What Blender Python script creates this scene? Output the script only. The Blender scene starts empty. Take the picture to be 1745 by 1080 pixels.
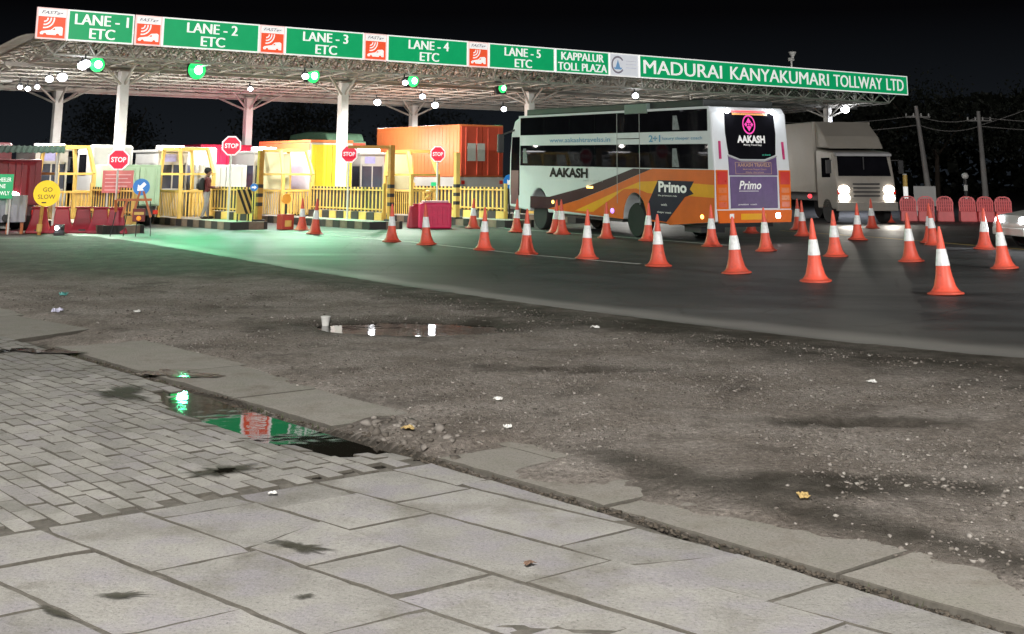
import bpy, bmesh, math, random
import numpy as np
from mathutils import Vector, Matrix
random.seed(7); rng = np.random.default_rng(11)
scene = bpy.context.scene
C = scene.collection
R = math.radians

# ------------------------------------------------------------------ camera, night sky, exposure
CAM_H = 1.8
cam_d = bpy.data.cameras.new('camera'); cam = bpy.data.objects.new('camera', cam_d); C.objects.link(cam)
cam.location = (0, 0, CAM_H)
cam.rotation_euler = (Matrix.Rotation(R(90 + 11.9), 3, 'X') @ Matrix.Rotation(R(0.17), 3, 'Z')).to_euler()
cam_d.sensor_fit = 'HORIZONTAL'; cam_d.sensor_width = 36; cam_d.lens = 36 * 2150 / 1745
cam_d.shift_y = -(540 + 155) / 1745
cam_d.clip_start = 0.1; cam_d.clip_end = 2000
scene.camera = cam
scene.render.engine = 'CYCLES'
scene.cycles.max_bounces = 6
scene.cycles.sample_clamp_indirect = 4
scene.view_settings.view_transform = 'Standard'; scene.view_settings.look = 'None'
scene.view_settings.exposure = 0; scene.view_settings.gamma = 1
world = bpy.data.worlds.new('World'); scene.world = world; world.use_nodes = True
nt = world.node_tree; bg = nt.nodes['Background']
sky = nt.nodes.new('ShaderNodeTexSky'); sky.sky_type = 'NISHITA'; sky.sun_disc = False
sky.sun_elevation = R(-7); sky.sun_rotation = R(120)
tc = nt.nodes.new('ShaderNodeTexCoord'); sx = nt.nodes.new('ShaderNodeSeparateXYZ')
nt.links.new(tc.outputs['Generated'], sx.inputs[0])
rmp = nt.nodes.new('ShaderNodeValToRGB')
rmp.color_ramp.elements[0].position = 0.0; rmp.color_ramp.elements[0].color = (.0105, .013, .0165, 1)
rmp.color_ramp.elements[1].position = 0.125; rmp.color_ramp.elements[1].color = (.0014, .0014, .0018, 1)
nt.links.new(sx.outputs['Z'], rmp.inputs[0])
addn = nt.nodes.new('ShaderNodeMix'); addn.data_type = 'RGBA'; addn.blend_type = 'ADD'; addn.inputs[0].default_value = 0.02
nt.links.new(rmp.outputs[0], addn.inputs[6]); nt.links.new(sky.outputs[0], addn.inputs[7])
nt.links.new(addn.outputs[2], bg.inputs[0]); bg.inputs[1].default_value = 1.0

# ------------------------------------------------------------------ helpers
def tag(o, label=None, cat=None, group=None, kind=None):
    if label: o['label'] = label
    if cat: o['category'] = cat
    if group: o['group'] = group
    if kind: o['kind'] = kind
    return o
def thing(name, label, cat, loc=(0, 0, 0), rz=0, group=None):
    o = bpy.data.objects.new(name, None); C.objects.link(o); o.empty_display_size = .2
    o.location = loc; o.rotation_euler = (0, 0, rz)
    return tag(o, label, cat, group)
def copy_tree(o, parent=None):
    c = o.copy(); C.objects.link(c)
    if parent is not None: c.parent = parent
    for ch in list(o.children): copy_tree(ch, c)
    return c
class MB:
    def __init__(s): s.v = []; s.f = []
    def add(s, vs, fs):
        k = len(s.v); s.v += [tuple(p) for p in vs]; s.f += [tuple(i + k for i in f) for f in fs]; return s
    def box(s, x0, x1, y0, y1, z0, z1, M=None):
        vs = [(x0, y0, z0), (x1, y0, z0), (x1, y1, z0), (x0, y1, z0), (x0, y0, z1), (x1, y0, z1), (x1, y1, z1), (x0, y1, z1)]
        if M is not None: vs = [tuple(M @ Vector(p)) for p in vs]
        return s.add(vs, [(3, 2, 1, 0), (4, 5, 6, 7), (0, 1, 5, 4), (1, 2, 6, 5), (2, 3, 7, 6), (3, 0, 4, 7)])
    def tube(s, p, q, r, n=6, r2=None, cap=True):
        p = Vector(p); q = Vector(q); d = (q - p).normalized(); r2 = r if r2 is None else r2
        a = d.orthogonal().normalized(); b = d.cross(a); vs = []
        for i in range(n):
            t = 2 * math.pi * (i + .5) / n; o = a * math.cos(t) + b * math.sin(t); vs += [p + o * r, q + o * r2]
        fs = [(2 * i, 2 * ((i + 1) % n), 2 * ((i + 1) % n) + 1, 2 * i + 1) for i in range(n)]
        if cap: fs += [tuple(2 * i for i in reversed(range(n))), tuple(2 * i + 1 for i in range(n))]
        return s.add(vs, fs)
    def bar(s, p, q, w, h, up=(0, 0, 1)):           # rectangular section bar
        p = Vector(p); q = Vector(q); d = (q - p).normalized(); u = Vector(up)
        a = d.cross(u)
        if a.length < 1e-4: a = d.cross(Vector((1, 0, 0)))
        a.normalize(); b = a.cross(d); vs = []
        for e in (p, q):
            for i, j in ((-1, -1), (1, -1), (1, 1), (-1, 1)): vs.append(e + a * i * w / 2 + b * j * h / 2)
        return s.add(vs, [(0, 1, 2, 3), (7, 6, 5, 4), (0, 4, 5, 1), (1, 5, 6, 2), (2, 6, 7, 3), (3, 7, 4, 0)])
    def poly(s, pts): return s.add(pts, [tuple(range(len(pts)))])
    def prism(s, pts, f0, f1):                         # pts 2-D, f(x,y)->3-D for bottom and top
        n = len(pts); vs = [f0(*p) for p in pts] + [f1(*p) for p in pts]
        return s.add(vs, [tuple(reversed(range(n))), tuple(range(n, 2 * n))] + [(i, (i + 1) % n, n + (i + 1) % n, n + i) for i in range(n)])
    def prz(s, pts, z0, z1): return s.prism(pts, lambda x, y: (x, y, z0), lambda x, y: (x, y, z1))
    def pry(s, pts, y0, y1): return s.prism(pts, lambda x, z: (x, y0, z), lambda x, z: (x, y1, z))
    def prx(s, pts, x0, x1): return s.prism(pts, lambda y, z: (x0, y, z), lambda y, z: (x1, y, z))
    def lathe(s, prof, n=20, c=(0, 0, 0), axis='z', closed=False):
        vs = []
        for r, z in prof:
            for i in range(n):
                t = 2 * math.pi * i / n; x, y = r * math.cos(t), r * math.sin(t)
                p = (x, y, z) if axis == 'z' else ((z, x, y) if axis == 'x' else (x, z, y))
                vs.append((p[0] + c[0], p[1] + c[1], p[2] + c[2]))
        fs = [(j * n + i, j * n + (i + 1) % n, (j + 1) * n + (i + 1) % n, (j + 1) * n + i) for j in range(len(prof) - 1) for i in range(n)]
        fs += [tuple(reversed(range(n))), tuple((len(prof) - 1) * n + i for i in range(n))]
        return s.add(vs, fs)
    def sphere(s, c, r, n=10, m=6, sc=(1, 1, 1)):
        return s.lathe_sc([(r * math.sin(math.pi * j / m) + 1e-4, -r * math.cos(math.pi * j / m)) for j in range(m + 1)], n, c, sc)
    def lathe_sc(s, prof, n, c, sc):
        k = len(s.v); s.lathe(prof, n)
        for i in range(k, len(s.v)):
            x, y, z = s.v[i]; s.v[i] = (x * sc[0] + c[0], y * sc[1] + c[1], z * sc[2] + c[2])
        return s
    def mesh(s, name, m, smooth=None, fix=True):
        me = bpy.data.meshes.new(name); me.from_pydata(s.v, [], s.f)
        if fix:
            bm = bmesh.new(); bm.from_mesh(me); bmesh.ops.recalc_face_normals(bm, faces=bm.faces); bm.to_mesh(me); bm.free()
        if m is not None: me.materials.append(m)
        if smooth:
            me.shade_smooth(); me.set_sharp_from_angle(angle=R(smooth))
        return me
    def build(s, name, m, parent=None, loc=None, rz=None, bevel=0, smooth=None, fix=True):
        return link(name, s.mesh(name, m, smooth, fix), parent, loc, rz, bevel)
def link(name, me, parent=None, loc=None, rz=None, bevel=0):
    o = bpy.data.objects.new(name, me); C.objects.link(o)
    if parent is not None: o.parent = parent
    if loc is not None: o.location = loc
    if rz is not None: o.rotation_euler = (0, 0, rz)
    if bevel:
        b = o.modifiers.new('bevel', 'BEVEL'); b.width = bevel; b.segments = 2; b.limit_method = 'ANGLE'; b.angle_limit = R(40)
    return o

# ---- materials
MATS = {}
def mat(name, col, rough=.55, var=.12, scale=6., metal=0., bump=0., emit=0., ecol=None, dirt=None, dscale=2., coat=0., rand=0., spec=None, speck=0., tint=None, rvar=.1):
    m = bpy.data.materials.new(name); m.use_nodes = True; n = m.node_tree.nodes; l = m.node_tree.links; b = n['Principled BSDF']
    b.inputs['Roughness'].default_value = rough; b.inputs['Metallic'].default_value = metal
    if spec is not None: b.inputs['Specular IOR Level'].default_value = spec
    if coat: b.inputs['Coat Weight'].default_value = coat; b.inputs['Coat Roughness'].default_value = .08
    t = n.new('ShaderNodeTexCoord'); no = n.new('ShaderNodeTexNoise'); no.inputs['Scale'].default_value = scale; no.inputs['Detail'].default_value = 6
    no.inputs['Roughness'].default_value = .65
    l.new(t.outputs['Object'], no.inputs['Vector'])
    cr = n.new('ShaderNodeValToRGB'); e = cr.color_ramp.elements
    e[0].position = .28; e[1].position = .72
    e[0].color = tuple(c * (1 - var) for c in col) + (1,); e[1].color = tuple(min(1, c * (1 + var)) for c in col) + (1,)
    l.new(no.outputs['Fac'], cr.inputs[0]); out = cr.outputs[0]
    if dirt:
        n2 = n.new('ShaderNodeTexNoise'); n2.inputs['Scale'].default_value = dscale; n2.inputs['Detail'].default_value = 8; n2.inputs['Roughness'].default_value = .7
        l.new(t.outputs['Object'], n2.inputs['Vector'])
        r2 = n.new('ShaderNodeValToRGB'); r2.color_ramp.elements[0].position = .5; r2.color_ramp.elements[1].position = .72
        r2.color_ramp.elements[1].color = (dirt[3],) * 3 + (1,)
        l.new(n2.outputs['Fac'], r2.inputs[0])
        mx = n.new('ShaderNodeMix'); mx.data_type = 'RGBA'; l.new(r2.outputs[0], mx.inputs[0]); l.new(out, mx.inputs[6])
        mx.inputs[7].default_value = tuple(dirt[:3]) + (1,); out = mx.outputs[2]
    if tint:
        n5 = n.new('ShaderNodeTexNoise'); n5.inputs['Scale'].default_value = 3.1; n5.inputs['Detail'].default_value = 7; l.new(t.outputs['Object'], n5.inputs['Vector'])
        r5 = n.new('ShaderNodeValToRGB'); r5.color_ramp.elements[0].position = .48; r5.color_ramp.elements[1].position = .66; r5.color_ramp.elements[1].color = (.7, .7, .7, 1); l.new(n5.outputs['Fac'], r5.inputs[0])
        m5 = n.new('ShaderNodeMix'); m5.data_type = 'RGBA'; l.new(r5.outputs[0], m5.inputs[0]); l.new(out, m5.inputs[6]); m5.inputs[7].default_value = tuple(tint) + (1,); out = m5.outputs[2]
    if speck:
        n4 = n.new('ShaderNodeTexNoise'); n4.inputs['Scale'].default_value = 55; n4.inputs['Detail'].default_value = 5; n4.inputs['Roughness'].default_value = .8
        l.new(t.outputs['Object'], n4.inputs['Vector']); r4 = n.new('ShaderNodeValToRGB'); e4 = r4.color_ramp.elements
        e4[0].position = .30; e4[0].color = (1 - speck * 1.5, 1 - speck * 1.5, 1 - speck * 1.45, 1); e4[1].position = .60; e4[1].color = (1 + speck * .35,) * 3 + (1,); k4 = e4.new(.42); k4.color = (.97, .97, .97, 1)
        l.new(n4.outputs['Fac'], r4.inputs[0]); m4 = n.new('ShaderNodeMix'); m4.data_type = 'RGBA'; m4.blend_type = 'MULTIPLY'; m4.inputs[0].default_value = 1
        l.new(out, m4.inputs[6]); l.new(r4.outputs[0], m4.inputs[7]); out = m4.outputs[2]
    if rand:
        oi = n.new('ShaderNodeObjectInfo'); hs = n.new('ShaderNodeHueSaturation'); mr = n.new('ShaderNodeMapRange')
        mr.inputs['To Min'].default_value = 1 - rand; mr.inputs['To Max'].default_value = 1 + rand
        l.new(oi.outputs['Random'], mr.inputs['Value']); l.new(mr.outputs[0], hs.inputs['Value']); l.new(out, hs.inputs['Color']); out = hs.outputs[0]
    l.new(out, b.inputs['Base Color'])
    rr = n.new('ShaderNodeMapRange'); rr.inputs['To Min'].default_value = max(.02, rough - rvar); rr.inputs['To Max'].default_value = min(1, rough + rvar)
    l.new(no.outputs['Fac'], rr.inputs['Value']); l.new(rr.outputs[0], b.inputs['Roughness'])
    if bump:
        n3 = n.new('ShaderNodeTexNoise'); n3.inputs['Scale'].default_value = 34 if tint else scale * 5; n3.inputs['Detail'].default_value = 8; n3.inputs['Roughness'].default_value = .7
        l.new(t.outputs['Object'], n3.inputs['Vector'])
        bp = n.new('ShaderNodeBump'); bp.inputs['Strength'].default_value = 1; bp.inputs['Distance'].default_value = bump
        l.new(n3.outputs['Fac'], bp.inputs['Height']); l.new(bp.outputs[0], b.inputs['Normal'])
    if emit:
        if ecol is None: l.new(out, b.inputs['Emission Color'])
        else: b.inputs['Emission Color'].default_value = tuple(ecol) + (1,)
        b.inputs['Emission Strength'].default_value = emit
    MATS[name] = m; return m

# ---- lettering: the built-in face turned into flat meshes
TXT = {}
def text_geo(s, bold=0.0, shear=0.0):
    k = (s, bold, shear)
    if k in TXT: return TXT[k]
    cu = bpy.data.curves.new('t', 'FONT'); cu.body = s; cu.offset = bold; cu.shear = shear; cu.resolution_u = 3; cu.fill_mode = 'FRONT'
    o = bpy.data.objects.new('t', cu); me = o.to_mesh()
    v = np.array([tuple(p.co)[:2] for p in me.vertices]); f = [tuple(p.vertices) for p in me.polygons]
    o.to_mesh_clear(); bpy.data.objects.remove(o); bpy.data.curves.remove(cu)
    lo, hi = v.min(0), v.max(0); v = (v - (lo + hi) / 2) / (hi - lo)
    TXT[k] = (v, f, (hi - lo)); return TXT[k]
def text(mb, s, c, ex, ey, w, h, bold=.0, shear=0, fit=False):
    """adds lettering s centred on c, width w and height h, along unit vectors ex, ey"""
    v, f, ar = text_geo(s, bold, shear)
    if fit: w = min(w, h * ar[0] / ar[1])
    c = Vector(c); ex = Vector(ex); ey = Vector(ey)
    mb.add([c + ex * float(p[0]) * w + ey * float(p[1]) * h for p in v], f); return mb
def plate(mb, pts, c, ex, ey, t):
    """flat plate of outline pts (2-D), thickness t towards -normal"""
    c = Vector(c); ex = Vector(ex); ey = Vector(ey); n = ex.cross(ey)
    return mb.prism(pts, lambda x, y: c + ex * x + ey * y - n * t, lambda x, y: c + ex * x + ey * y)
def rect(w, h): return [(-w / 2, -h / 2), (w / 2, -h / 2), (w / 2, h / 2), (-w / 2, h / 2)]
def disc(r, n=24, ph=0): return [(r * math.cos(2 * math.pi * i / n + ph), r * math.sin(2 * math.pi * i / n + ph)) for i in range(n)]
def arc(mb, cx, cy, r0, r1, a0, a1, P, n=10):
    for i in range(n):
        t0 = a0 + (a1 - a0) * i / n; t1 = a0 + (a1 - a0) * (i + 1) / n
        mb.poly([P(cx + r * math.cos(t), cy + r * math.sin(t)) for r, t in ((r0, t0), (r1, t0), (r1, t1), (r0, t1))])

# smooth value noise for geometry
def vnoise(x, y, seed=0, octv=4, gain=.55):
    x = np.asarray(x, float); y = np.asarray(y, float); out = np.zeros(np.broadcast(x, y).shape); amp = 1.; tot = 0
    g = np.random.default_rng(100 + seed)
    for o in range(octv):
        T = g.random((64, 64)); xi = np.floor(x).astype(int); yi = np.floor(y).astype(int)
        fx = x - xi; fy = y - yi; fx = fx * fx * (3 - 2 * fx); fy = fy * fy * (3 - 2 * fy)
        a = T[xi % 64, yi % 64]; b = T[(xi + 1) % 64, yi % 64]; c = T[xi % 64, (yi + 1) % 64]; d = T[(xi + 1) % 64, (yi + 1) % 64]
        out += amp * ((a * (1 - fx) + b * fx) * (1 - fy) + (c * (1 - fx) + d * fx) * fy); tot += amp
        amp *= gain; x = x * 2.03 + 17.3; y = y * 2.03 + 5.7
    return out / tot
def sst(x, a, b): t = np.clip((x - a) / (b - a), 0, 1); return t * t * (3 - 2 * t)

# ------------------------------------------------------------------ frames of the site
PO = np.array([-.47, 8.67]); E1 = np.array([.635, -.7725]); E2 = np.array([.7725, .635])      # pavement: along and across its edge
def AB(a, b): return PO[0] + a * E1[0] + b * E2[0], PO[1] + a * E1[1] + b * E2[1]
SA = (-15.18, 40.0); SU = (.7957, .6057); SN = (-.6057, .7957); SROT = math.atan2(SU[1], SU[0])     # plaza: along and behind the sign line
def SO(s, o, z=0.): return (SA[0] + SU[0] * s + SN[0] * o, SA[1] + SU[1] * s + SN[1] * o, z)
ROAD_X = np.array([-400, -60, -15.0, -11.65, -7.56, -4.55, -1.63, .65, 2.36, 3.74, 5.17, 7.57, 20, 400.])
ROAD_Y = np.array([44., 43, 41.1, 37.6, 31.1, 25.95, 21.4, 18.2, 16.1, 14.55, 13.36, 11.9, 6.5, -140.])
def road_dist(x, y): return (np.interp(x, ROAD_X, ROAD_Y) - y) * .68        # positive on the dirt side

# ------------------------------------------------------------------ ground
def ground_z(x, y):
    rx = x - PO[0]; ry = y - PO[1]; a = rx * E1[0] + ry * E1[1]; b = rx * E2[0] + ry * E2[1]
    n1 = vnoise(x * 1.1, y * 1.1, 1) - .5; n2 = vnoise(x * 5, y * 5, 2, 3) - .5; n3 = vnoise(x * .35, y * .35, 3, 2) - .5
    # soil creeping over the edge slabs
    reach = np.where(a < -1.2, .95 + .25 * n1 * 2 - .16 * sst(a, -5, -1.2), .40 + 1.1 * n1 + .5 * n2)
    reach = np.where((a > -1.35) & (a < -.25), .12, reach)
    reach = np.where((a > -.2) & (a < .5), .85 + .1 * n1, reach)
    reach = np.where((a < -6.9) & (a > -7.6), .15, reach); reach = np.where(a < -7.6, .95 + .4 * n1, reach)
    z = -.03 + .05 * sst(b - reach, -.22, .25) + .045 * n1 + .030 * n2 + .05 * n3 + .02 * (vnoise(x * 14, y * 14, 5, 2) - .5) * sst(b - reach, -.1, .4)
    d = road_dist(x, y)
    z = z * sst(d, 0, 1.2) + (1 - sst(d, 0, 1.2)) * (-.006 + .012 * n2)
    z = np.where(d < -.3, -.08, z)
    # hollows that hold water
    for cx, cy, rx_, ry_, dep in ((-1.25, 15.95, 1.35, .80, .085), (2.6, 9.92, .5, .17, .05), (.75, 12.4, .6, .16, .05)):
        ca, sa = math.cos(-.15), math.sin(-.15); ux = (x - cx) * ca + (y - cy) * sa; uy = -(x - cx) * sa + (y - cy) * ca
        z = z - (dep) * (1 - sst(np.hypot(ux / rx_, uy / ry_) + .5 * n1, .35, 1.15)) - (z + .0) * .7 * (1 - sst(np.hypot(ux / rx_, uy / ry_), .6, 1.3))
    z = np.where(b < .03, np.where(b > -.06, np.where(a > -.2, -.012, -.028) + .03 * n1 + .035 * n2, -.11), z)
    z = np.where((b < .03) & (b > -.06) & (a > -3.6) & (a < -.4), z - .012, z)
    return np.where(np.hypot(x, y) > 60, -.08, z)
fx = np.arange(-11, 9.01, .055); fy = np.concatenate([np.arange(4, 12, .045), np.arange(12, 24, .075), np.arange(24, 42, .2)])
gx = np.concatenate([[-220, -140, -80, -40, -25, -18, -14, -12], fx, [10, 12, 15, 20, 30, 50, 100, 160, 220]])
gy = np.concatenate([[-60, -40, -20, -5, 0, 2, 3], fy, [45, 50, 60, 80, 120, 180, 260]])
GX, GY = np.meshgrid(gx, gy); GZ = ground_z(GX, GY)
def grid_mesh(name, X, Y, Z, m):
    ny, nx = X.shape; v = np.stack([X, Y, Z], -1).reshape(-1, 3); i = np.arange(nx * ny).reshape(ny, nx)
    f = np.stack([i[:-1, :-1], i[:-1, 1:], i[1:, 1:], i[1:, :-1]], -1).reshape(-1, 4)
    me = bpy.data.meshes.new(name); me.vertices.add(len(v)); me.vertices.foreach_set('co', v.astype('f').ravel())
    me.loops.add(f.size); me.polygons.add(len(f)); me.loops.foreach_set('vertex_index', f.astype('i').ravel())
    me.polygons.foreach_set('loop_start', np.arange(0, f.size, 4, dtype='i')); me.polygons.foreach_set('loop_total', np.full(len(f), 4, 'i'))
    me.update(); me.materials.append(m); me.shade_smooth(); return me
def soil_mat():
    m = bpy.data.materials.new('soil'); m.use_nodes = True; n = m.node_tree.nodes; l = m.node_tree.links; b = n['Principled BSDF']
    t = n.new('ShaderNodeTexCoord'); at = n.new('ShaderNodeAttribute'); at.attribute_name = 'soil_dark'
    def noise(sc, det=8, ro=.65):
        q = n.new('ShaderNodeTexNoise'); q.inputs['Scale'].default_value = sc; q.inputs['Detail'].default_value = det; q.inputs['Roughness'].default_value = ro
        l.new(t.outputs['Object'], q.inputs['Vector']); return q
    def ramp(src, stops):
        r = n.new('ShaderNodeValToRGB'); e = r.color_ramp.elements
        while len(e) < len(stops): e.new(.5)
        for q, (p, c) in zip(e, stops): q.position = p; q.color = tuple(c) + (1,)
        l.new(src, r.inputs[0]); return r
    def mix(fac, a, c, mode='MIX'):
        x = n.new('ShaderNodeMix'); x.data_type = 'RGBA'; x.blend_type = mode
        if isinstance(fac, float): x.inputs[0].default_value = fac
        else: l.new(fac, x.inputs[0])
        for s, v in ((6, a), (7, c)):
            if isinstance(v, tuple): x.inputs[s].default_value = v + (1,)
            else: l.new(v, x.inputs[s])
        return x.outputs[2]
    base = ramp(noise(.9).outputs['Fac'], [(.25, (.165, .140, .120)), (.45, (.25, .222, .198)), (.6, (.335, .305, .28)), (.78, (.28, .235, .205))])
    fine = ramp(noise(26, 5, .75).outputs['Fac'], [(.3, (.30, .28, .26)), (.46, (.85, .84, .83)), (.56, (1.05, 1.05, 1.04)), (.70, (2.0, 1.97, 1.92))])
    c = mix(.85, base.outputs[0], fine.outputs[0], 'MULTIPLY')
    vo = n.new('ShaderNodeTexVoronoi'); vo.inputs['Scale'].default_value = 22; l.new(t.outputs['Object'], vo.inputs['Vector'])
    peb = ramp(vo.outputs['Distance'], [(.13, (1, 1, 1)), (.24, (0, 0, 0))])
    pm = ramp(noise(1.7, 3).outputs['Fac'], [(.5, (0, 0, 0)), (.64, (1, 1, 1))])
    sep = n.new('ShaderNodeSeparateColor'); l.new(vo.outputs['Color'], sep.inputs[0])
    pc = ramp(sep.outputs[0], [(.15, (.10, .09, .08)), (.6, (.24, .22, .20)), (.95, (.5, .47, .43))])
    pf = n.new('ShaderNodeMath'); pf.operation = 'MULTIPLY'; l.new(peb.outputs[0], pf.inputs[0]); l.new(pm.outputs[0], pf.inputs[1])
    c = mix(pf.outputs[0], c, pc.outputs[0])
    stain = ramp(noise(1.25, 7, .6).outputs['Fac'], [(.54, (0, 0, 0)), (.70, (.75, .75, .75))])
    c = mix(stain.outputs[0], c, (.06, .05, .042))
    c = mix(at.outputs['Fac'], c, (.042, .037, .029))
    l.new(c, b.inputs['Base Color'])
    ro = n.new('ShaderNodeMapRange'); l.new(at.outputs['Fac'], ro.inputs['Value']); ro.inputs['To Min'].default_value = .92; ro.inputs['To Max'].default_value = .7
    l.new(ro.outputs[0], b.inputs['Roughness']); b.inputs['Specular IOR Level'].default_value = .25
    ad = n.new('ShaderNodeMath'); ad.operation = 'ADD'; l.new(noise(14, 9, .75).outputs['Fac'], ad.inputs[0]); l.new(pf.outputs[0], ad.inputs[1])
    bp = n.new('ShaderNodeBump'); bp.inputs['Distance'].default_value = .045; bp.inputs['Strength'].default_value = 1; l.new(ad.outputs[0], bp.inputs['Height']); l.new(bp.outputs[0], b.inputs['Normal'])
    return m
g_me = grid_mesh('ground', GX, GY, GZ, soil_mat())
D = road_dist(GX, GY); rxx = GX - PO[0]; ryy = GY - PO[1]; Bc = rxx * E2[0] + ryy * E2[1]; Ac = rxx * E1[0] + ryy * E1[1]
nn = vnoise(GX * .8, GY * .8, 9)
soil_dark = (1 - sst(D + 1.6 * (nn - .5), .9, 2.2)) * .85  # soil darker along the road edge
soil_dark = np.maximum(soil_dark, .85 * sst(GY + 3 * (nn - .5), 21.0, 25.5) * (D > 0))  # soil darker farther out, up to the road
for cx, cy, r1, r2 in ((-1.25, 15.95, 1.9, 1.05), (1.9, 7.9, 1.3, .35), (-2.4, 11.0, 1.0, .5), (2.6, 9.92, .9, .3), (.75, 12.4, 1., .3), (-7., 14.2, 1.6, .7)):  # damp soil round the puddles
    soil_dark = np.maximum(soil_dark, .9 * (1 - sst(np.hypot((GX - cx) / r1, (GY - cy) / r2) + .6 * (nn - .5), .45, 1.2)))
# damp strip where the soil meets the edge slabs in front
soil_dark = np.maximum(soil_dark, .8 * (1 - sst(np.abs(Bc - (.72 + .25 * nn)), .02, .30)) * sst(Ac, -.5, 1.0))
soil_dark = soil_dark * np.clip(.25 + 1.3 * vnoise(GX * 3.3, GY * 3.3, 61, 5, .7), 0, 1.15)
soil_dark = np.clip(np.maximum(soil_dark, .9 * (Bc < .05)), 0, 1)
at = g_me.attributes.new('soil_dark', 'FLOAT', 'POINT'); at.data.foreach_set('value', soil_dark.astype('f').ravel())
ground = tag(link('ground', g_me), kind='structure')

# ------------------------------------------------------------------ road
def asphalt_mat():
    m = bpy.data.materials.new('asphalt'); m.use_nodes = True; n = m.node_tree.nodes; l = m.node_tree.links; b = n['Principled BSDF']
    t = n.new('ShaderNodeTexCoord'); at = n.new('ShaderNodeAttribute'); at.attribute_name = 'dust'
    a2 = n.new('ShaderNodeAttribute'); a2.attribute_name = 'tyre'
    def noise(sc, det=8, ro=.65, vec=None):
        q = n.new('ShaderNodeTexNoise'); q.inputs['Scale'].default_value = sc; q.inputs['Detail'].default_value = det; q.inputs['Roughness'].default_value = ro
        l.new(vec or t.outputs['Object'], q.inputs['Vector']); return q
    mp = n.new('ShaderNodeMapping'); mp.inputs['Rotation'].default_value = (0, 0, R(33)); mp.inputs['Scale'].default_value = (.12, 1.3, 1); l.new(t.outputs['Object'], mp.inputs['Vector'])
    big = noise(1.0, 6, .6, mp.outputs[0]); fine = noise(40, 4, .8)
    r = n.new('ShaderNodeValToRGB'); r.color_ramp.elements[0].position = .3; r.color_ramp.elements[0].color = (.026, .0275, .028, 1); r.color_ramp.elements[1].position = .72; r.color_ramp.elements[1].color = (.070, .073, .074, 1)
    l.new(big.outputs['Fac'], r.inputs[0])
    f = n.new('ShaderNodeValToRGB'); f.color_ramp.elements[0].position = .35; f.color_ramp.elements[0].color = (.55, .55, .55, 1); f.color_ramp.elements[1].position = .7; f.color_ramp.elements[1].color = (1.5, 1.5, 1.5, 1)
    l.new(fine.outputs['Fac'], f.inputs[0])
    def mix(fac, a, c, mode='MIX'):
        x = n.new('ShaderNodeMix'); x.data_type = 'RGBA'; x.blend_type = mode
        if isinstance(fac, float): x.inputs[0].default_value = fac
        else: l.new(fac, x.inputs[0])
        for s, v in ((6, a), (7, c)):
            if isinstance(v, tuple): x.inputs[s].default_value = v + (1,)
            else: l.new(v, x.inputs[s])
        return x.outputs[2]
    c = mix(.7, r.outputs[0], f.outputs[0], 'MULTIPLY')
    st = noise(.55, 8, .7); sr = n.new('ShaderNodeValToRGB'); sr.color_ramp.elements[0].position = .55; sr.color_ramp.elements[1].position = .68; sr.color_ramp.elements[1].color = (.65, .65, .65, 1)
    l.new(st.outputs['Fac'], sr.inputs[0]); c = mix(sr.outputs[0], c, (.018, .018, .019))
    vo = n.new('ShaderNodeTexVoronoi'); vo.feature = 'DISTANCE_TO_EDGE'; vo.inputs['Scale'].default_value = .55; wv = noise(2.2, 5, .7); ad = n.new('ShaderNodeMix'); ad.data_type = 'RGBA'; ad.inputs[0].default_value = .22
    l.new(t.outputs['Object'], ad.inputs[6]); l.new(wv.outputs['Color'], ad.inputs[7]); l.new(ad.outputs[2], vo.inputs['Vector'])
    cr2 = n.new('ShaderNodeValToRGB'); cr2.color_ramp.elements[0].position = .004; cr2.color_ramp.elements[0].color = (.8, .8, .8, 1); cr2.color_ramp.elements[1].position = .012; cr2.color_ramp.elements[1].color = (0, 0, 0, 1)
    l.new(vo.outputs['Distance'], cr2.inputs[0]); c = mix(cr2.outputs[0], c, (.010, .010, .010))
    c = mix(at.outputs['Fac'], c, (.27, .265, .25)); c = mix(a2.outputs['Fac'], c, (.010, .010, .011))
    l.new(c, b.inputs['Base Color'])
    rr = n.new('ShaderNodeMapRange'); rr.inputs['To Min'].default_value = .34; rr.inputs['To Max'].default_value = .75; l.new(big.outputs['Fac'], rr.inputs['Value']); l.new(rr.outputs[0], b.inputs['Roughness'])
    bp = n.new('ShaderNodeBump'); bp.inputs['Distance'].default_value = .006; bp.inputs['Strength'].default_value = .8; l.new(fine.outputs['Fac'], bp.inputs['Height']); l.new(bp.outputs[0], b.inputs['Normal'])
    return m
xs = np.concatenate([[-215, -150, -60, -40, -28, -20], np.arange(-16, 16.01, .25), [18, 22, 30, 45, 80, 140, 210]])
ts = np.concatenate([[0, .12, .3, .5, .75, 1.0, 1.3, 1.7], np.arange(2, 40, .5), [42, 50, 65, 90, 120]])
RX, RT = np.meshgrid(xs, ts); RY = np.interp(RX, ROAD_X, ROAD_Y) + RT / .68 * 1.0 + .10 * (vnoise(RX * 2, RX * 0 + 3, 4) - .5) * (RT < .3)
r_me = grid_mesh('road', RX, RY, np.where(RT == 0, -.05, .0) + 0 * RX, asphalt_mat())
nz = vnoise(RX * .7, RY * .7, 12)
dust = .9 * (1 - sst(np.abs(RT - .45 + .35 * (nz - .5)), .12, .48)) * (.62 + .6 * vnoise(RX * 2, RY * 2, 13)) + .25 * (1 - sst(RT + 2 * (nz - .5), .8, 3.5))
tyre_shade = np.zeros_like(RX)
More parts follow.
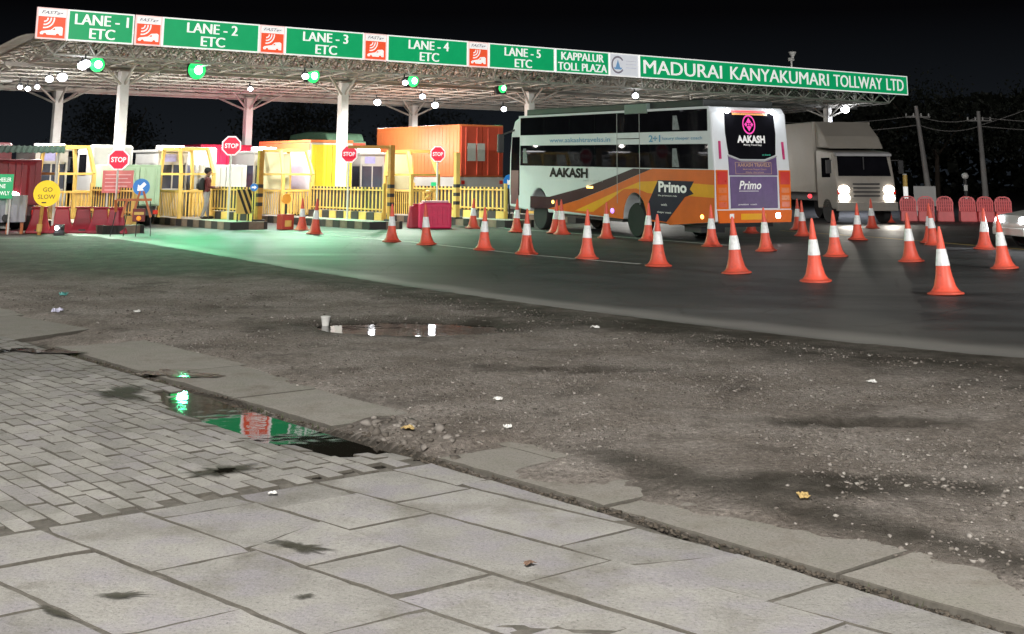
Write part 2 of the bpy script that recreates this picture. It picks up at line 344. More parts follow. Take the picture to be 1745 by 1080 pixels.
for off, w, a in ((2.6, .22, .5), (4.4, .55, .95), (6.3, .35, .85), (8.4, .3, .7), (11, .5, .7)):  # tyre streaks, made stronger at right to include a painted shadow band
    q = RT - off + .05 * (RX - 5) + .5 * np.sin(RX * .25 + off); tyre_shade = np.maximum(tyre_shade, a * np.exp(-(q / w) ** 2) * sst(RX, -2, 6) * (.6 + .6 * nz))
for nm, arr in (('dust', dust), ('tyre', tyre_shade)):
    q = r_me.attributes.new(nm, 'FLOAT', 'POINT'); q.data.foreach_set('value', np.clip(arr, 0, 1).astype('f').ravel())
tag(link('road', r_me), kind='structure')
m_line = mat('road_paint', (.62, .62, .58), .6, .25, 9, dirt=(.06, .06, .06, .9), dscale=3)
m_line_y = mat('road_paint_yellow', (.55, .42, .10), .6, .25, 9, dirt=(.06, .06, .06, .9), dscale=3)
def road_line(pts, w, m, name='road_marking'):
    mb = MB(); p = [Vector((x, y, .004)) for x, y in pts]
    L = []
    for i, q in enumerate(p):
        d = (p[min(i + 1, len(p) - 1)] - p[max(i - 1, 0)]).normalized(); s = Vector((-d.y, d.x, 0)) * w / 2; L += [q - s, q + s]
    mb.add(L, [(2 * i, 2 * i + 2, 2 * i + 3, 2 * i + 1) for i in range(len(p) - 1)])
    return tag(mb.build(name, m), kind='structure')
road_line([(-6.9, 41.2), (-5.97, 40.04), (-2.75, 35.7), (.4, 30.13), (2.67, 27.1)], .13, m_line)
road_line([(-.43, 45.29), (3.16, 39.1), (5.72, 34.39)], .13, m_line)
road_line([(9.03, 43.58), (11.02, 38.85), (12.93, 32.89), (15, 27)], .14, m_line_y)
road_line([(-9.5, 43.2), (-7.2, 41.9), (-5.2, 41.6), (-3.5, 40.2)], .10, m_line)
road_line([(-16.0, 41.6), (-14.6, 41.2), (-13.2, 40.9)], .22, m_line)
# ------------------------------------------------------------------ pavement: bed, clay bricks, slabs, edge slabs
m_bed = mat('joint_sand', (.125, .116, .10), .95, .5, 14, bump=.006)
def conc(name, col, **k): return mat(name, col, .88, .2, 1.7, bump=.009, dirt=(.135, .125, .10, .85), dscale=1.25, rand=.10, tint=(.30, .285, .315), spec=.3, speck=.5, **k)
m_joint = mat('joint_grime', (.085, .078, .066), .95, .3, 30)
m_brick = mat('paving_brick_grey', (.30, .292, .272), .85, .2, 2.5, bump=.006, dirt=(.14, .14, .115, .8), dscale=.9, rand=.15, tint=(.29, .275, .285), spec=.3, speck=.5)
m_slab = conc('paving_slab_concrete', (.31, .303, .285))
m_edge = mat('edge_slab_concrete', (.275, .26, .235), .88, .2, 1.7, bump=.009, dirt=(.13, .112, .09, .9), dscale=1.7, rand=.06, tint=(.24, .235, .20), spec=.3, speck=.5)
def ab_quad(a0, a1, b0, b1): return [AB(a0, b0), AB(a1, b0), AB(a1, b1), AB(a0, b1)]
def sunk(a, b):       # bricks that have sagged hold the long puddle beside the gap
    n = float(vnoise(a * 1.6 + 40, b * 1.6 + 40, 21)) - .5
    t = max(abs(b + .22) / .42, 0) ; u = abs(a + 1.95) / 1.75
    d = 1 - float(sst((t ** 2 + u ** 2) ** .5 + .5 * n, .55, 1.08))
    return -.036 * d
ga_ = np.concatenate([[-40, -20, -12], np.arange(-9, 6.3, .05), [9, 14]]); gb_ = np.concatenate([[-30, -12, -7], np.arange(-5, -.06, .05), [-.06]])
BA, BB = np.meshgrid(ga_, gb_); X_ = PO[0] + BA * E1[0] + BB * E2[0]; Y_ = PO[1] + BA * E1[1] + BB * E2[1]
nz_ = vnoise(BA * 1.7, BB * 1.7, 51); nf_ = vnoise(BA * 9, BB * 9, 52, 3)
sk_ = np.array([[sunk(a, b) if (-4.2 < a < .2 and b > -1.1) else 0. for a in ga_] for b in gb_])
BZ_ = -.018 + .016 * sst(nz_ + .6 * (nf_ - .5), .34, .62) + .004 * (nf_ - .5) + sk_ * 1.15 - .012 * (sk_ < -.002) - .006 * ((BA < 0))
pave = tag(link('pavement', grid_mesh('pavement', X_, Y_, np.minimum(BZ_, -.0050), m_bed)), kind='structure')
def stone(pts, ztop, thick, mb=None, ch=.006, chip=0):
    """one stone: outline pts (2-D world, ccw), chamfered rim; ztop is a function"""
    mb = mb or MB(); n = len(pts); c = np.mean(pts, axis=0)
    p = [np.array(q) for q in pts]
    ins = []
    for q in p:
        d = c - q; ins.append(q + d / np.hypot(*d) * ch * 1.5)
    z = [ztop(*q) for q in p]
    vs = [(q[0], q[1], zz - thick) for q, zz in zip(p, z)] + [(q[0], q[1], zz - ch) for q, zz in zip(p, z)] + [(q[0], q[1], ztop(*q)) for q in ins]
    fs = [tuple(range(2 * n, 3 * n))]
    for i in range(n):
        j = (i + 1) % n; fs += [(i, j, n + j, n + i), (n + i, n + j, 2 * n + j, 2 * n + i)]
    return mb.add(vs, fs)
def two_tone(o, m2, n_top=None):
    me = o.data; me.materials.append(m2); nz = np.empty(len(me.polygons) * 3, 'f'); me.polygons.foreach_get('normal', nz)
    me.polygons.foreach_set('material_index', (np.abs(nz.reshape(-1, 3)[:, 2]) < .93).astype('i')); return o
def clip(poly, nx, ny, d):         # keep nx*x+ny*y<=d
    out = []
    for i in range(len(poly)):
        p, q = poly[i], poly[(i + 1) % len(poly)]; sp = nx * p[0] + ny * p[1] - d; sq = nx * q[0] + ny * q[1] - d
        if sp <= 0: out.append(p)
        if sp * sq < 0: t = sp / (sp - sq); out.append((p[0] + (q[0] - p[0]) * t, p[1] + (q[1] - p[1]) * t))
    return out
# bricks
L, Wd, J = .262, .118, .008
bricks = []
nb = 0
for j in range(38):
    b1 = -.075 - j * Wd; b0 = b1 - Wd
    off = (j % 2) * L / 2 + .02 * math.sin(j * 2.1)
    for i in range(34):
        a1 = -.02 - i * L + off - L / 2; a0 = a1 - L
        if a1 > .02: a1 = .0
        if a1 - a0 < .06: continue
        aq = random.gauss(0, .0035); bq = random.gauss(0, .003)
        ac, bc = (a0 + a1) / 2 + aq, (b0 + b1) / 2 + bq
        w, h = (a1 - a0 - J) / 2, (b1 - b0 - J) / 2; r = random.gauss(0, .012)
        q = []
        for sx_, sy_ in ((-1, -1), (1, -1), (1, 1), (-1, 1)):
            u, v = sx_ * w, sy_ * h; q.append((ac + u * math.cos(r) - v * math.sin(r), bc + u * math.sin(r) + v * math.cos(r)))
        sk = sunk(ac, bc); ga = (sunk(ac + .1, bc) - sunk(ac - .1, bc)) / .2; gb = (sunk(ac, bc + .06) - sunk(ac, bc - .06)) / .12
        dz = random.gauss(0, .0022 if sk > -.004 else .0075); ta = random.gauss(0, .008); tb = random.gauss(0, .012)
        lim = -.54 - 2.26 * (ac + 6.9) / 7.07             # left edge of the frame, in these axes
        bricks.append((bc > lim - .05, ac, bc, [AB(*p) for p in q], (ac, bc, sk + dz, ga + ta, gb + tb)))
def brick_z(par):
    ac, bc, z0, ga, gb = par; X, Y = AB(ac, bc)
    def f(x, y):
        dx, dy = x - X, y - Y; return z0 + ga * (dx * E1[0] + dy * E1[1]) + gb * (dx * E2[0] + dy * E2[1])
    return f
vis = [k for k in bricks if k[0]]
vis.sort(key=lambda k: math.hypot(*AB(k[1], k[2])))
far = MB()
for i, k in enumerate(vis):
    if i < 300:
        two_tone(stone(k[3], brick_z(k[4]), .05, ch=.004).build('paving_brick', m_brick, pave), m_joint)
    else: stone(k[3], brick_z(k[4]), .05, far, ch=.005)
for k in bricks:
    if not k[0]: stone(k[3], brick_z(k[4]), .05, far, ch=.005)
tag(two_tone(far.build('paving_bricks_beyond', m_brick, pave), m_joint), kind='stuff')
# large slabs, laid a few degrees off the edge
TW = .13; rowh = .545
for r in range(8):
    bt = -.05 + .35 - r * rowh
    a = -.6 - [.05, .55, .2, .35, .75, .1, .6, .3][r]
    k = 0
    while a < 6.2:
        ln = [1.24, 1.18, .62, 1.22, 1.2][(k * 3 + r * 2) % 5]; k += 1
        g_ = .0035 + random.random() * .003
        loc = [(a + g_, bt - rowh + g_), (a + ln - g_, bt - rowh + g_), (a + ln - g_, bt - g_), (a + g_, bt - g_)]
        pts = [(p + random.gauss(0, .004), q + TW * (p - .9) + random.gauss(0, .004)) for p, q in loc]
        a += ln
        pts = clip(pts, 0, 1, -.06 + .004 * math.sin(a * 3)); pts = clip(pts, -1, 0, -.012) if pts else pts
        if len(pts) < 3: continue
        ar = abs(sum(pts[i][0] * pts[(i + 1) % len(pts)][1] - pts[(i + 1) % len(pts)][0] * pts[i][1] for i in range(len(pts)))) / 2
        if ar < .02: continue
        # a few slabs have cracked in two; chipped corners and slightly ragged arrises
        crack = random.random() < .30 and ar > .4
        pieces = [pts]
        if crack:
            cx, cy = np.mean(pts, axis=0); th_ = random.uniform(.5, 2.2); nx2, ny2 = math.sin(th_), math.cos(th_); d2 = cx * nx2 + cy * ny2 + random.uniform(-.15, .15)
            pieces = [q_ for q_ in (clip(pts, nx2, ny2, d2 - .003), clip(pts, -nx2, -ny2, -d2 - .003)) if len(q_) > 2]
        for pts in pieces:
          out = []
          for i in range(len(pts)):
            p, q = np.array(pts[i]), np.array(pts[(i + 1) % len(pts)]); n_ = max(1, int(np.hypot(*(q - p)) / .09))
            nr = np.array([-(q - p)[1], (q - p)[0]]) / max(1e-6, np.hypot(*(q - p)))
            for t in range(n_):
                f = t / n_; rag = abs(random.gauss(0, .0045)) if t else (random.random() < .5) * .035 * random.random()
                out.append(tuple(p + (q - p) * f + nr * rag))
          cx, cy = np.mean(out, axis=0); z0 = random.gauss(0, .0025); ta, tb = random.gauss(0, .004), random.gauss(0, .005)
          X, Y = AB(cx, cy)
          two_tone(stone([AB(*p) for p in out], lambda x, y: z0 + ta * (x - X) + tb * (y - Y), .05, ch=.0035).build('paving_slab', m_slab, pave), m_joint)
# edge slabs beyond the gap; soil covers most of them
for a0, a1, b0, b1 in ((-12.2, -10.3, .06, 1.0), (-10.27, -7.75, -.30, .98), (-7.02, -4.55, .07, 1.06), (-4.53, -2.9, .06, .95), (-2.88, -1.38, .06, .82),
                       (-.24, .52, .30, .93), (-.06, 1.5, .055, .62), (1.515, 3.05, .06, .66), (3.07, 4.7, .055, .66), (4.72, 6.6, .06, .66)):
    q = [(a0, b0), (a1, b0), (a1, b1), (a0, b1)]
    if a0 == -.24: q = [(-.24, .64), (.5, .645), (.46, .93), (-.22, .9)]
    if b0 < -.2: q = [(a0, .05), (a1, -.2), (-8.25, .97), (a0, .75)]
    out = []
    for i in range(4):
        p, w = np.array(q[i]), np.array(q[(i + 1) % 4]); n_ = max(1, int(np.hypot(*(w - p)) / .12)); nr = np.array([-(w - p)[1], (w - p)[0]]) / np.hypot(*(w - p))
        for t in range(n_): out.append(tuple(p + (w - p) * t / n_ + nr * abs(random.gauss(0, .008))))
    z0 = random.gauss(.001, .003)
    two_tone(stone([AB(*p) for p in out], lambda x, y: z0, .07, ch=.006).build('edge_slab', m_edge, pave), m_joint)

# ------------------------------------------------------------------ water
def water_mat(name, col, rough):
    m = bpy.data.materials.new(name); m.use_nodes = True; b = m.node_tree.nodes['Principled BSDF']; n = m.node_tree.nodes; l = m.node_tree.links
    b.inputs['Base Color'].default_value = col + (1,); b.inputs['Roughness'].default_value = rough; b.inputs['IOR'].default_value = 1.333
    b.inputs['Specular IOR Level'].default_value = .5
    t = n.new('ShaderNodeTexCoord'); q = n.new('ShaderNodeTexNoise'); q.inputs['Scale'].default_value = 3.5; l.new(t.outputs['Object'], q.inputs['Vector'])
    bp = n.new('ShaderNodeBump'); bp.inputs['Distance'].default_value = .0025; bp.inputs['Strength'].default_value = .5; l.new(q.outputs['Fac'], bp.inputs['Height']); l.new(bp.outputs[0], b.inputs['Normal'])
    return m
m_water = water_mat('puddle_water', (.012, .011, .008), .03); m_film = mat('damp_stain', (.060, .057, .044), .7, .35, 14, spec=.2)
_n = m_film.node_tree.nodes; _l = m_film.node_tree.links; _a = _n.new('ShaderNodeAttribute'); _a.attribute_name = 'soak'; _t = _n.new('ShaderNodeBsdfTransparent'); _m = _n.new('ShaderNodeMixShader')
_q = _n.new('ShaderNodeTexNoise'); _q.inputs['Scale'].default_value = 16; _q.inputs['Detail'].default_value = 6; _c = _n.new('ShaderNodeTexCoord'); _l.new(_c.outputs['Object'], _q.inputs['Vector'])
_s = _n.new('ShaderNodeMath'); _s.operation = 'MULTIPLY_ADD'; _l.new(_q.outputs['Fac'], _s.inputs[0]); _s.inputs[1].default_value = 1.3; _s.inputs[2].default_value = -1.05
_d = _n.new('ShaderNodeMath'); _d.operation = 'ADD'; _d.use_clamp = True; _l.new(_s.outputs[0], _d.inputs[0]); _k = _n.new('ShaderNodeMath'); _k.operation = 'MULTIPLY'; _k.inputs[1].default_value = 1.5; _l.new(_a.outputs['Fac'], _k.inputs[0]); _l.new(_k.outputs[0], _d.inputs[1])
_e = _n.new('ShaderNodeMath'); _e.operation = 'MULTIPLY'; _e.inputs[1].default_value = .88; _l.new(_d.outputs[0], _e.inputs[0])
_l.new(_e.outputs[0], _m.inputs[0]); _l.new(_t.outputs[0], _m.inputs[1]); _l.new(_n['Principled BSDF'].outputs[0], _m.inputs[2]); _l.new(_m.outputs[0], _n['Material Output'].inputs['Surface'])
def soaked(pts, z):
    mb = MB(); c = np.mean(pts, axis=0); n = len(pts); ks = (.02, .45, .75, 1.0, 1.25); sv = (1, .9, .7, .38, 0)
    for k in ks: mb.v += [(c[0] + (p[0] - c[0]) * k, c[1] + (p[1] - c[1]) * k, z) for p in pts]
    mb.f = [(j * n + i, j * n + (i + 1) % n, (j + 1) * n + (i + 1) % n, (j + 1) * n + i) for j in range(len(ks) - 1) for i in range(n)]
    o = mb.build('damp_stain', m_film); q = o.data.attributes.new('soak', 'FLOAT', 'POINT'); q.data.foreach_set('value', np.repeat(np.array(sv, 'f'), n)); return tag(o, kind='structure')
def water(pts, z, m, name='puddle_water', amp=.0, n=40):
    mb = MB(); mb.poly([(x, y, z) for x, y in pts]); return tag(mb.build(name, m), kind='structure')
water(ab_quad(-3.9, -.12, -.95, -.062), -.0145, m_water)
water([(-2.9, 15.0), (.4, 14.8), (.7, 16.8), (-2.6, 17.2)], -.020, m_water)
def blob(cx, cy, rx, ry, rot, seed, n=64, k=.9):
    g = np.random.default_rng(seed); ph = g.random(18) * 6.28; am = g.standard_normal(18) * k / np.arange(1, 19) ** .8
    out = []
    for i in range(n):
        t = 2 * math.pi * i / n; r = 1 + sum(am[j] * math.sin((j + 2) * t + ph[j]) for j in range(18)) * .42; r = max(.15, r)
        x, y = rx * r * math.cos(t), ry * r * math.sin(t); out.append((cx + x * math.cos(rot) - y * math.sin(rot), cy + x * math.sin(rot) + y * math.cos(rot)))
    return out
for cx, cy, rx, ry, rot, sd, m in ((-1.77, 8.35, .19, .10, .3, 1, m_film), (-1.76, 8.33, .08, .04, .3, 8, m_water), (-1.04, 6.72, .17, .05, -.55, 2, m_film), (-.895, 5.97, .035, .028, .1, 3, m_film), (-1.69, 5.98, .09, .035, .2, 4, m_film),
                             (-3.05, 12.18, .34, .20, -.3, 5, m_water), (-3.25, 11.15, .30, .16, -.7, 6, m_film), (-5.15, 13.7, .42, .18, -.2, 7, m_water), (-1.9, 5.75, .12, .02, -.7, 12, m_film)):
    if m is m_film: soaked(blob(cx, cy, rx * 1.1, ry * 1.25, rot, sd, k=.7), .0095 + .0005 * sd); continue
    water(blob(cx, cy, rx, ry, rot, sd), .0105 + .0004 * sd if m is m_film else .0112 + .0004 * sd, m, 'puddle_water' if m is m_water else 'wet_patch')

# ------------------------------------------------------------------ loose stones and bits
def stones(n, place, smin, smax, seed):
    g = np.random.default_rng(seed); bm = bmesh.new(); bmesh.ops.create_icosphere(bm, subdivisions=1, radius=1); bm.verts.ensure_lookup_table()
    bv = np.array([v.co[:] for v in bm.verts]); bf = np.array([[v.index for v in f.verts] for f in bm.faces]); bm.free()
    xy = place(g, n); n = len(xy); z = ground_z(xy[:, 0], xy[:, 1])
    s = smin * (smax / smin) ** (g.random(n) ** 2.2); rot = g.random(n) * 6.28
    V = bv[None] * (1 + .28 * g.standard_normal((n, len(bv), 1))) * s[:, None, None] * (.7 + .6 * g.random((n, 1, 3))) * np.array([1, 1, .62])
    c, sn = np.cos(rot)[:, None], np.sin(rot)[:, None]
    X = V[..., 0] * c - V[..., 1] * sn + xy[:, :1]; Y = V[..., 0] * sn + V[..., 1] * c + xy[:, 1:]; Z = V[..., 2] + z[:, None] + s[:, None] * .25
    v = np.stack([X, Y, Z], -1).reshape(-1, 3); f = (bf[None] + (np.arange(n) * len(bv))[:, None, None]).reshape(-1, 3)
    me = bpy.data.meshes.new('gravel'); me.vertices.add(len(v)); me.vertices.foreach_set('co', v.astype('f').ravel())
    me.loops.add(f.size); me.polygons.add(len(f)); me.loops.foreach_set('vertex_index', f.astype('i').ravel())
    me.polygons.foreach_set('loop_start', np.arange(0, f.size, 3, dtype='i')); me.polygons.foreach_set('loop_total', np.full(len(f), 3, 'i')); me.update(); return me
def stone_mat():
    m = bpy.data.materials.new('gravel_stone'); m.use_nodes = True; n = m.node_tree.nodes; l = m.node_tree.links; b = n['Principled BSDF']
    ge = n.new('ShaderNodeNewGeometry'); r = n.new('ShaderNodeValToRGB'); e = r.color_ramp.elements
    for p, c in ((.5, (.13, .115, .10)), (.82, (.19, .172, .155)), (.95, (.26, .24, .22))): q = e.new(p); q.color = c + (1,)
    e[0].color = (.07, .06, .05, 1); e[-1].position = 1; e[-1].color = (.36, .34, .31, 1)
    l.new(ge.outputs['Random Per Island'], r.inputs[0]); l.new(r.outputs[0], b.inputs['Base Color']); b.inputs['Roughness'].default_value = .85
    return m
m_stone = stone_mat()
def lot(g, n):
    out = []
    while len(out) < n:
        y = 4.6 + 17 * g.random(4000) ** 1.5; x = (g.random(4000) - .5) * 1.0 * y; rx = x - PO[0]; ry = y - PO[1]; b = rx * E2[0] + ry * E2[1]
        dens = np.clip((vnoise(x * .9, y * .9, 31) - .36) * 4, .10, 1) ** 1.3
        k = (b > .35 + .5 * g.random(4000)) & (road_dist(x, y) > .5) & (g.random(4000) < dens)
        out += list(np.stack([x[k], y[k]], 1))
    return np.array(out[:n])
me = stones(27000, lot, .0025, .017, 5); me.materials.append(m_stone); tag(link('gravel', me), kind='stuff')
def gap(g, n):
    a = -7 + 11.5 * g.random(n); b = -.012 + .05 * g.standard_normal(n) * (.35 + vnoise(a * 2, a * 0, 33)); b = np.clip(b, -.075, .12); x = PO[0] + a * E1[0] + b * E2[0]; y = PO[1] + a * E1[1] + b * E2[1]
    return np.stack([x, y], 1)
me = stones(3200, gap, .004, .017, 6); me.materials.append(mat('gap_soil', (.07, .058, .045), .95, .4, 40)); tag(link('rubble_in_gap', me), kind='stuff')
def heap(g, n):
    a = -.75 + .38 * g.standard_normal(n); b = .27 + .16 * g.standard_normal(n); k = (b > .03); a, b = a[k], b[k]
    return np.stack([PO[0] + a * E1[0] + b * E2[0], PO[1] + a * E1[1] + b * E2[1]], 1)
me = stones(150, heap, .012, .05, 8); me.materials.append(m_stone); tag(link('rubble', me), kind='stuff')
# grass tufts along the gap
mb = MB(); g = np.random.default_rng(3)
for _ in range(420):
    a = -6.5 + 10.8 * g.random(); b = -.01 + .035 * g.standard_normal()
    if float(vnoise(a * 1.3, 7., 40)) < .5: continue
    x, y = AB(a, b); h = .012 + .03 * g.random(); t = g.random() * 6.28; w = .003
    mb.poly([(x - w * math.sin(t), y + w * math.cos(t), -.02), (x + w * math.sin(t), y - w * math.cos(t), -.02), (x + h * .6 * math.cos(t), y + h * .6 * math.sin(t), h - .012)])
tag(mb.build('grass', mat('weed_green', (.045, .06, .02), .7, .3, 30), fix=False), kind='stuff')
# litter that can be told apart
m_paper = mat('paper_white', (.72, .72, .70), .7, .1, 30); m_leaf = mat('dry_leaf', (.42, .30, .12), .7, .3, 40); m_lilac = mat('plastic_lilac', (.58, .58, .74), .4, .1, 20)
m_teal = mat('plastic_teal', (.08, .30, .28), .4, .2, 20)
def scrap(name, label, cat, x, y, s, m, seed, h=.35, group=None):
    g = np.random.default_rng(seed); mb = MB(); n = 6; z = float(ground_z(np.array(x), np.array(y))) + .012
    rx = x - PO[0]; ry = y - PO[1]
    if rx * E2[0] + ry * E2[1] < .0: z = .014
    P = [[(s * (i / n - .5) * (1.4 + .4 * g.random()), s * (j / n - .5) * (1 + .3 * g.random()), s * h * g.random() * (.3 + math.sin(math.pi * i / n))) for j in range(n + 1)] for i in range(n + 1)]
    mb.add([p for r in P for p in r], [(i * 7 + j, i * 7 + j + 1, i * 7 + j + 8, i * 7 + j + 7) for i in range(n) for j in range(n) if (i, j) not in ((0, 0), (5, 5), (0, 5))])
    o = mb.build(name, m, None, (x, y, z), g.random() * 6.28, fix=False)
    sd = o.modifiers.new('thick', 'SOLIDIFY'); sd.thickness = .003
    return tag(o, label, cat, group)
scrap('plastic_bag', 'pale lilac plastic scrap on the dark gravel at far left', 'litter', -5.95, 17.3, .12, m_lilac, 1)
scrap('plastic_wrapper', 'teal and white wrapper lying on gravel behind the lilac scrap', 'litter', -6.62, 19.45, .11, m_teal, 2)
scrap('paper_scrap', 'cream paper scrap on the dark soil right of the lilac scrap', 'litter', -4.85, 17.1, .07, m_paper, 3)
scrap('paper_scrap', 'white crumpled paper on the dirt right of the puddle', 'litter', 1.0, 15.65, .07, m_paper, 4)
scrap('paper_scrap', 'small white scrap among stones in the middle of the dirt', 'litter', -.10, 10.65, .05, m_paper, 5)
scrap('dry_leaf', 'yellow dry leaf on the gravel at lower right', 'leaf', 1.63, 7.55, .055, m_leaf, 6)
scrap('dry_leaf', 'pale yellow leaf on rubble at the end of the edge slab', 'leaf', -.72, 9.42, .06, m_leaf, 7)
scrap('paper_scrap', 'thin white strip beside the pale ridge at the right', 'litter', 3.2, 11.8, .06, m_paper, 8)
scrap('dry_leaf', 'curled brown leaf lying on a slab joint in the foreground', 'leaf', .09, 6.43, .035, mat('leaf_brown', (.16, .10, .07), .7, .3, 40), 9)
scrap('paper_scrap', 'white fleck on the slab right of the oval wet patch', 'litter', -1.36, 7.75, .03, m_paper, 10)
scrap('paper_scrap', 'crumpled grey white paper on gravel right of the middle', 'litter', -.02, 9.55, .05, m_paper, 11)
t = thing('plastic_cup', 'white plastic cup standing at the left end of the puddle', 'cup', (-2.28, 16.25, -.02))
mb = MB(); mb.lathe([(.042, 0), (.055, .10), (.058, .105), (.052, .10), (.04, .01)], 16); mb.build('cup_wall', m_paper, t, smooth=50)
mb = MB(); mb.lathe([(.062, .10), (.062, .112), (.045, .115)], 16); mb.build('rim', m_paper, t, smooth=50)
# ------------------------------------------------------------------ toll canopy
m_white = mat('steel_white', (.72, .72, .70), .45, .06, 3, dirt=(.45, .42, .36, .5)); m_truss = mat('truss_paint', (.40, .385, .355), .6, .2, 2)
m_sheet = mat('roof_sheet', (.22, .205, .18), .7, .25, 1.5, dirt=(.13, .115, .09, .7), dscale=.8)
m_fascia = mat('fascia_sheet', (.66, .66, .63), .5, .08, 2)
m_dark = mat('dark_metal', (.03, .03, .032), .5, .2, 8)
can = thing('toll_canopy', 'long white steel space frame canopy over the toll lanes', 'canopy', SO(0, 0), SROT)
CL, CW = 46.2, 12.3
def ztop(o, s=9.): return 6.66 - .072 * o - .24 * max(0., 2.3 - s)
def zbot(o): return 5.66 - .036 * o
# roof sheets: each trapezoidal sheet is a strip
bay = CL / 22
for i in range(22):
    mb = MB(); x0 = -.4 + i * bay; n = 8
    for y0, y1 in ((.25, 6.3), (6.25, CW + .25)):
        v = []; dz = .02 if y0 > 1 else 0
        for k in range(n + 1):
            h = (.0, .035)[k % 2]
            for y in (y0, y1): v.append((x0 + (bay - .01) * k / n, y, ztop(y, x0 + bay * k / n) + h + .06 - dz))
        mb.add(v, [(2 * k, 2 * k + 2, 2 * k + 3, 2 * k + 1) for k in range(n)])
    o = mb.build('roof_sheet', m_sheet, can); sd = o.modifiers.new('thick', 'SOLIDIFY'); sd.thickness = .008
mb = MB()                                                # space frame, two layers of chords and the webs between
nx_, ny_ = 33, 10; ux = 45.6 / nx_; uy = 11.6 / ny_; TX = lambda i: .3 + i * ux; TY = lambda j: .4 + j * uy
top = lambda i, j: (TX(i), TY(j), ztop(TY(j), TX(i)) - .05); bot = lambda i, j: (TX(i) + ux / 2, TY(j) + uy / 2, zbot(TY(j) + uy / 2))
r = .04
for i in range(nx_ + 1):
    for j in range(ny_ + 1):
        if i < nx_: mb.tube(top(i, j), top(i + 1, j), r, 4, cap=False)
        if j < ny_: mb.tube(top(i, j), top(i, j + 1), r, 4, cap=False)
for i in range(nx_):
    for j in range(ny_):
        b = bot(i, j)
        if i < nx_ - 1: mb.tube(b, bot(i + 1, j), r * 1.1, 4, cap=False)
        if j < ny_ - 1: mb.tube(b, bot(i, j + 1), r * 1.1, 4, cap=False)
        for di, dj in ((0, 0), (1, 0), (0, 1), (1, 1)): mb.tube(b, top(i + di, j + dj), r * .8, 4, cap=False)
tag(mb.build('space_frame', m_truss, can, fix=False), kind='stuff')
for i in range(0, nx_, 3):                                # heavier purlins
    MB().bar((TX(i) + ux / 2, .4, ztop(.4) - .14), (TX(i) + ux / 2, 12, ztop(12) - .14), .07, .1).build('purlin', m_truss, can)
MB().box(-.45, 46.0, CW + .1, CW + .16, 5.10, 5.86).build('rear_fascia', m_fascia, can)
MB().box(-.4, 2.1, 9.2, 9.26, 5.22, 5.95).build('end_panel', m_fascia, can)
MB().tube((-.4, CW + .02, 5.18), (46, CW + .02, 5.18), .07, 8).build('rear_gutter', m_truss, can)
for y in (3.6, 11.4):
    MB().bar((.2, y, zbot(y) - .07), (45.8, y, zbot(y) - .07), .16, .13).build('tie_beam', m_truss, can)
for k, (s_, o_) in enumerate([(4.32, 3.5), (13.3, 3.5), (22.75, 3.5), (33.0, 3.5), (43.2, 3.5), (4.58, 11.4), (13.0, 11.4), (21.75, 11.4), (33, 11.4), (43.2, 11.4)]):
    mb = MB(); h = zbot(o_) - .15; f = .155
    mb.box(s_ - f, s_ + f, o_ - .16, o_ - .135, 0, h).box(s_ - f, s_ + f, o_ + .135, o_ + .16, 0, h).box(s_ - .012, s_ + .012, o_ - .135, o_ + .135, 0, h).box(s_ - f - .004, s_ - f + .02, o_ - .135, o_ + .135, 0, h)
    col_ = mb.build('column', m_white, can)
    mb = MB().box(s_ - .3, s_ + .3, o_ - .3, o_ + .3, 0, .06); mb.build('base_plate', m_dark, col_)
    mb = MB()
    for dx in (-1.2, 0, 1.2):
        for dy in (-1.0, 1.0):
            mb.tube((s_, o_, h - .55), (s_ + dx, o_ + dy, zbot(o_ + dy)), .045, 6)
    mb.box(s_ - .26, s_ + .26, o_ - .26, o_ + .26, h, h + .05); mb.build('bracket', m_truss, col_)

# ------------------------------------------------------------------ sign boards on the front edge (reflective panels, their shine put in as emission)
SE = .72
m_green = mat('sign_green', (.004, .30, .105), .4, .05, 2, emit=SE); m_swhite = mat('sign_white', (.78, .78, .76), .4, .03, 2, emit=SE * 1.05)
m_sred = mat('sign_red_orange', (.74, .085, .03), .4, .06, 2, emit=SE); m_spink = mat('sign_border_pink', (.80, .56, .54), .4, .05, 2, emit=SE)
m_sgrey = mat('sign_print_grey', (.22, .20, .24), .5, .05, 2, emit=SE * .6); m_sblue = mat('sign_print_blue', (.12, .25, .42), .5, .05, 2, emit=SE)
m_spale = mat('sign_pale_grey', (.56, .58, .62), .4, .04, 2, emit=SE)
EX = Vector((SU[0], SU[1], 0)); EZ = Vector((0, 0, 1)); LX = Vector((1, 0, 0))
def board(s0, s1, name, label, base, border, group):
    t = thing(name, label, 'sign', SO((s0 + s1) / 2, -.06, 6.5), SROT, group); w = s1 - s0 - .012; h = 1.0
    P = lambda e: (lambda x, z: (x, e, z))
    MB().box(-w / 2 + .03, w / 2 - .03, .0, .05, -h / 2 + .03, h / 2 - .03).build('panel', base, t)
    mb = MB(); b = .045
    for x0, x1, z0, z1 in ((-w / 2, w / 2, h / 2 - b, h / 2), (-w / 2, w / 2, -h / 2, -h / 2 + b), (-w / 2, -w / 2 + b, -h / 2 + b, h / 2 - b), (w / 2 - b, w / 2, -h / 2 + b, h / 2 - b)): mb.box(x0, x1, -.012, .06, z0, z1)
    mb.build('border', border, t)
    MB().bar((-w / 3, .06, 0), (-w / 3, .5, .1), .06, .06).bar((w / 3, .06, 0), (w / 3, .5, .1), .06, .06).build('mounting_bracket', m_truss, t)
    return t, w
def words(t, m, *rows):
    mb = MB()
    for s, x, z, w, h, bold in rows:
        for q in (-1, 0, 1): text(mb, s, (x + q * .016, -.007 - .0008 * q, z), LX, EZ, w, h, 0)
    return mb.build('lettering', m, t, fix=False)
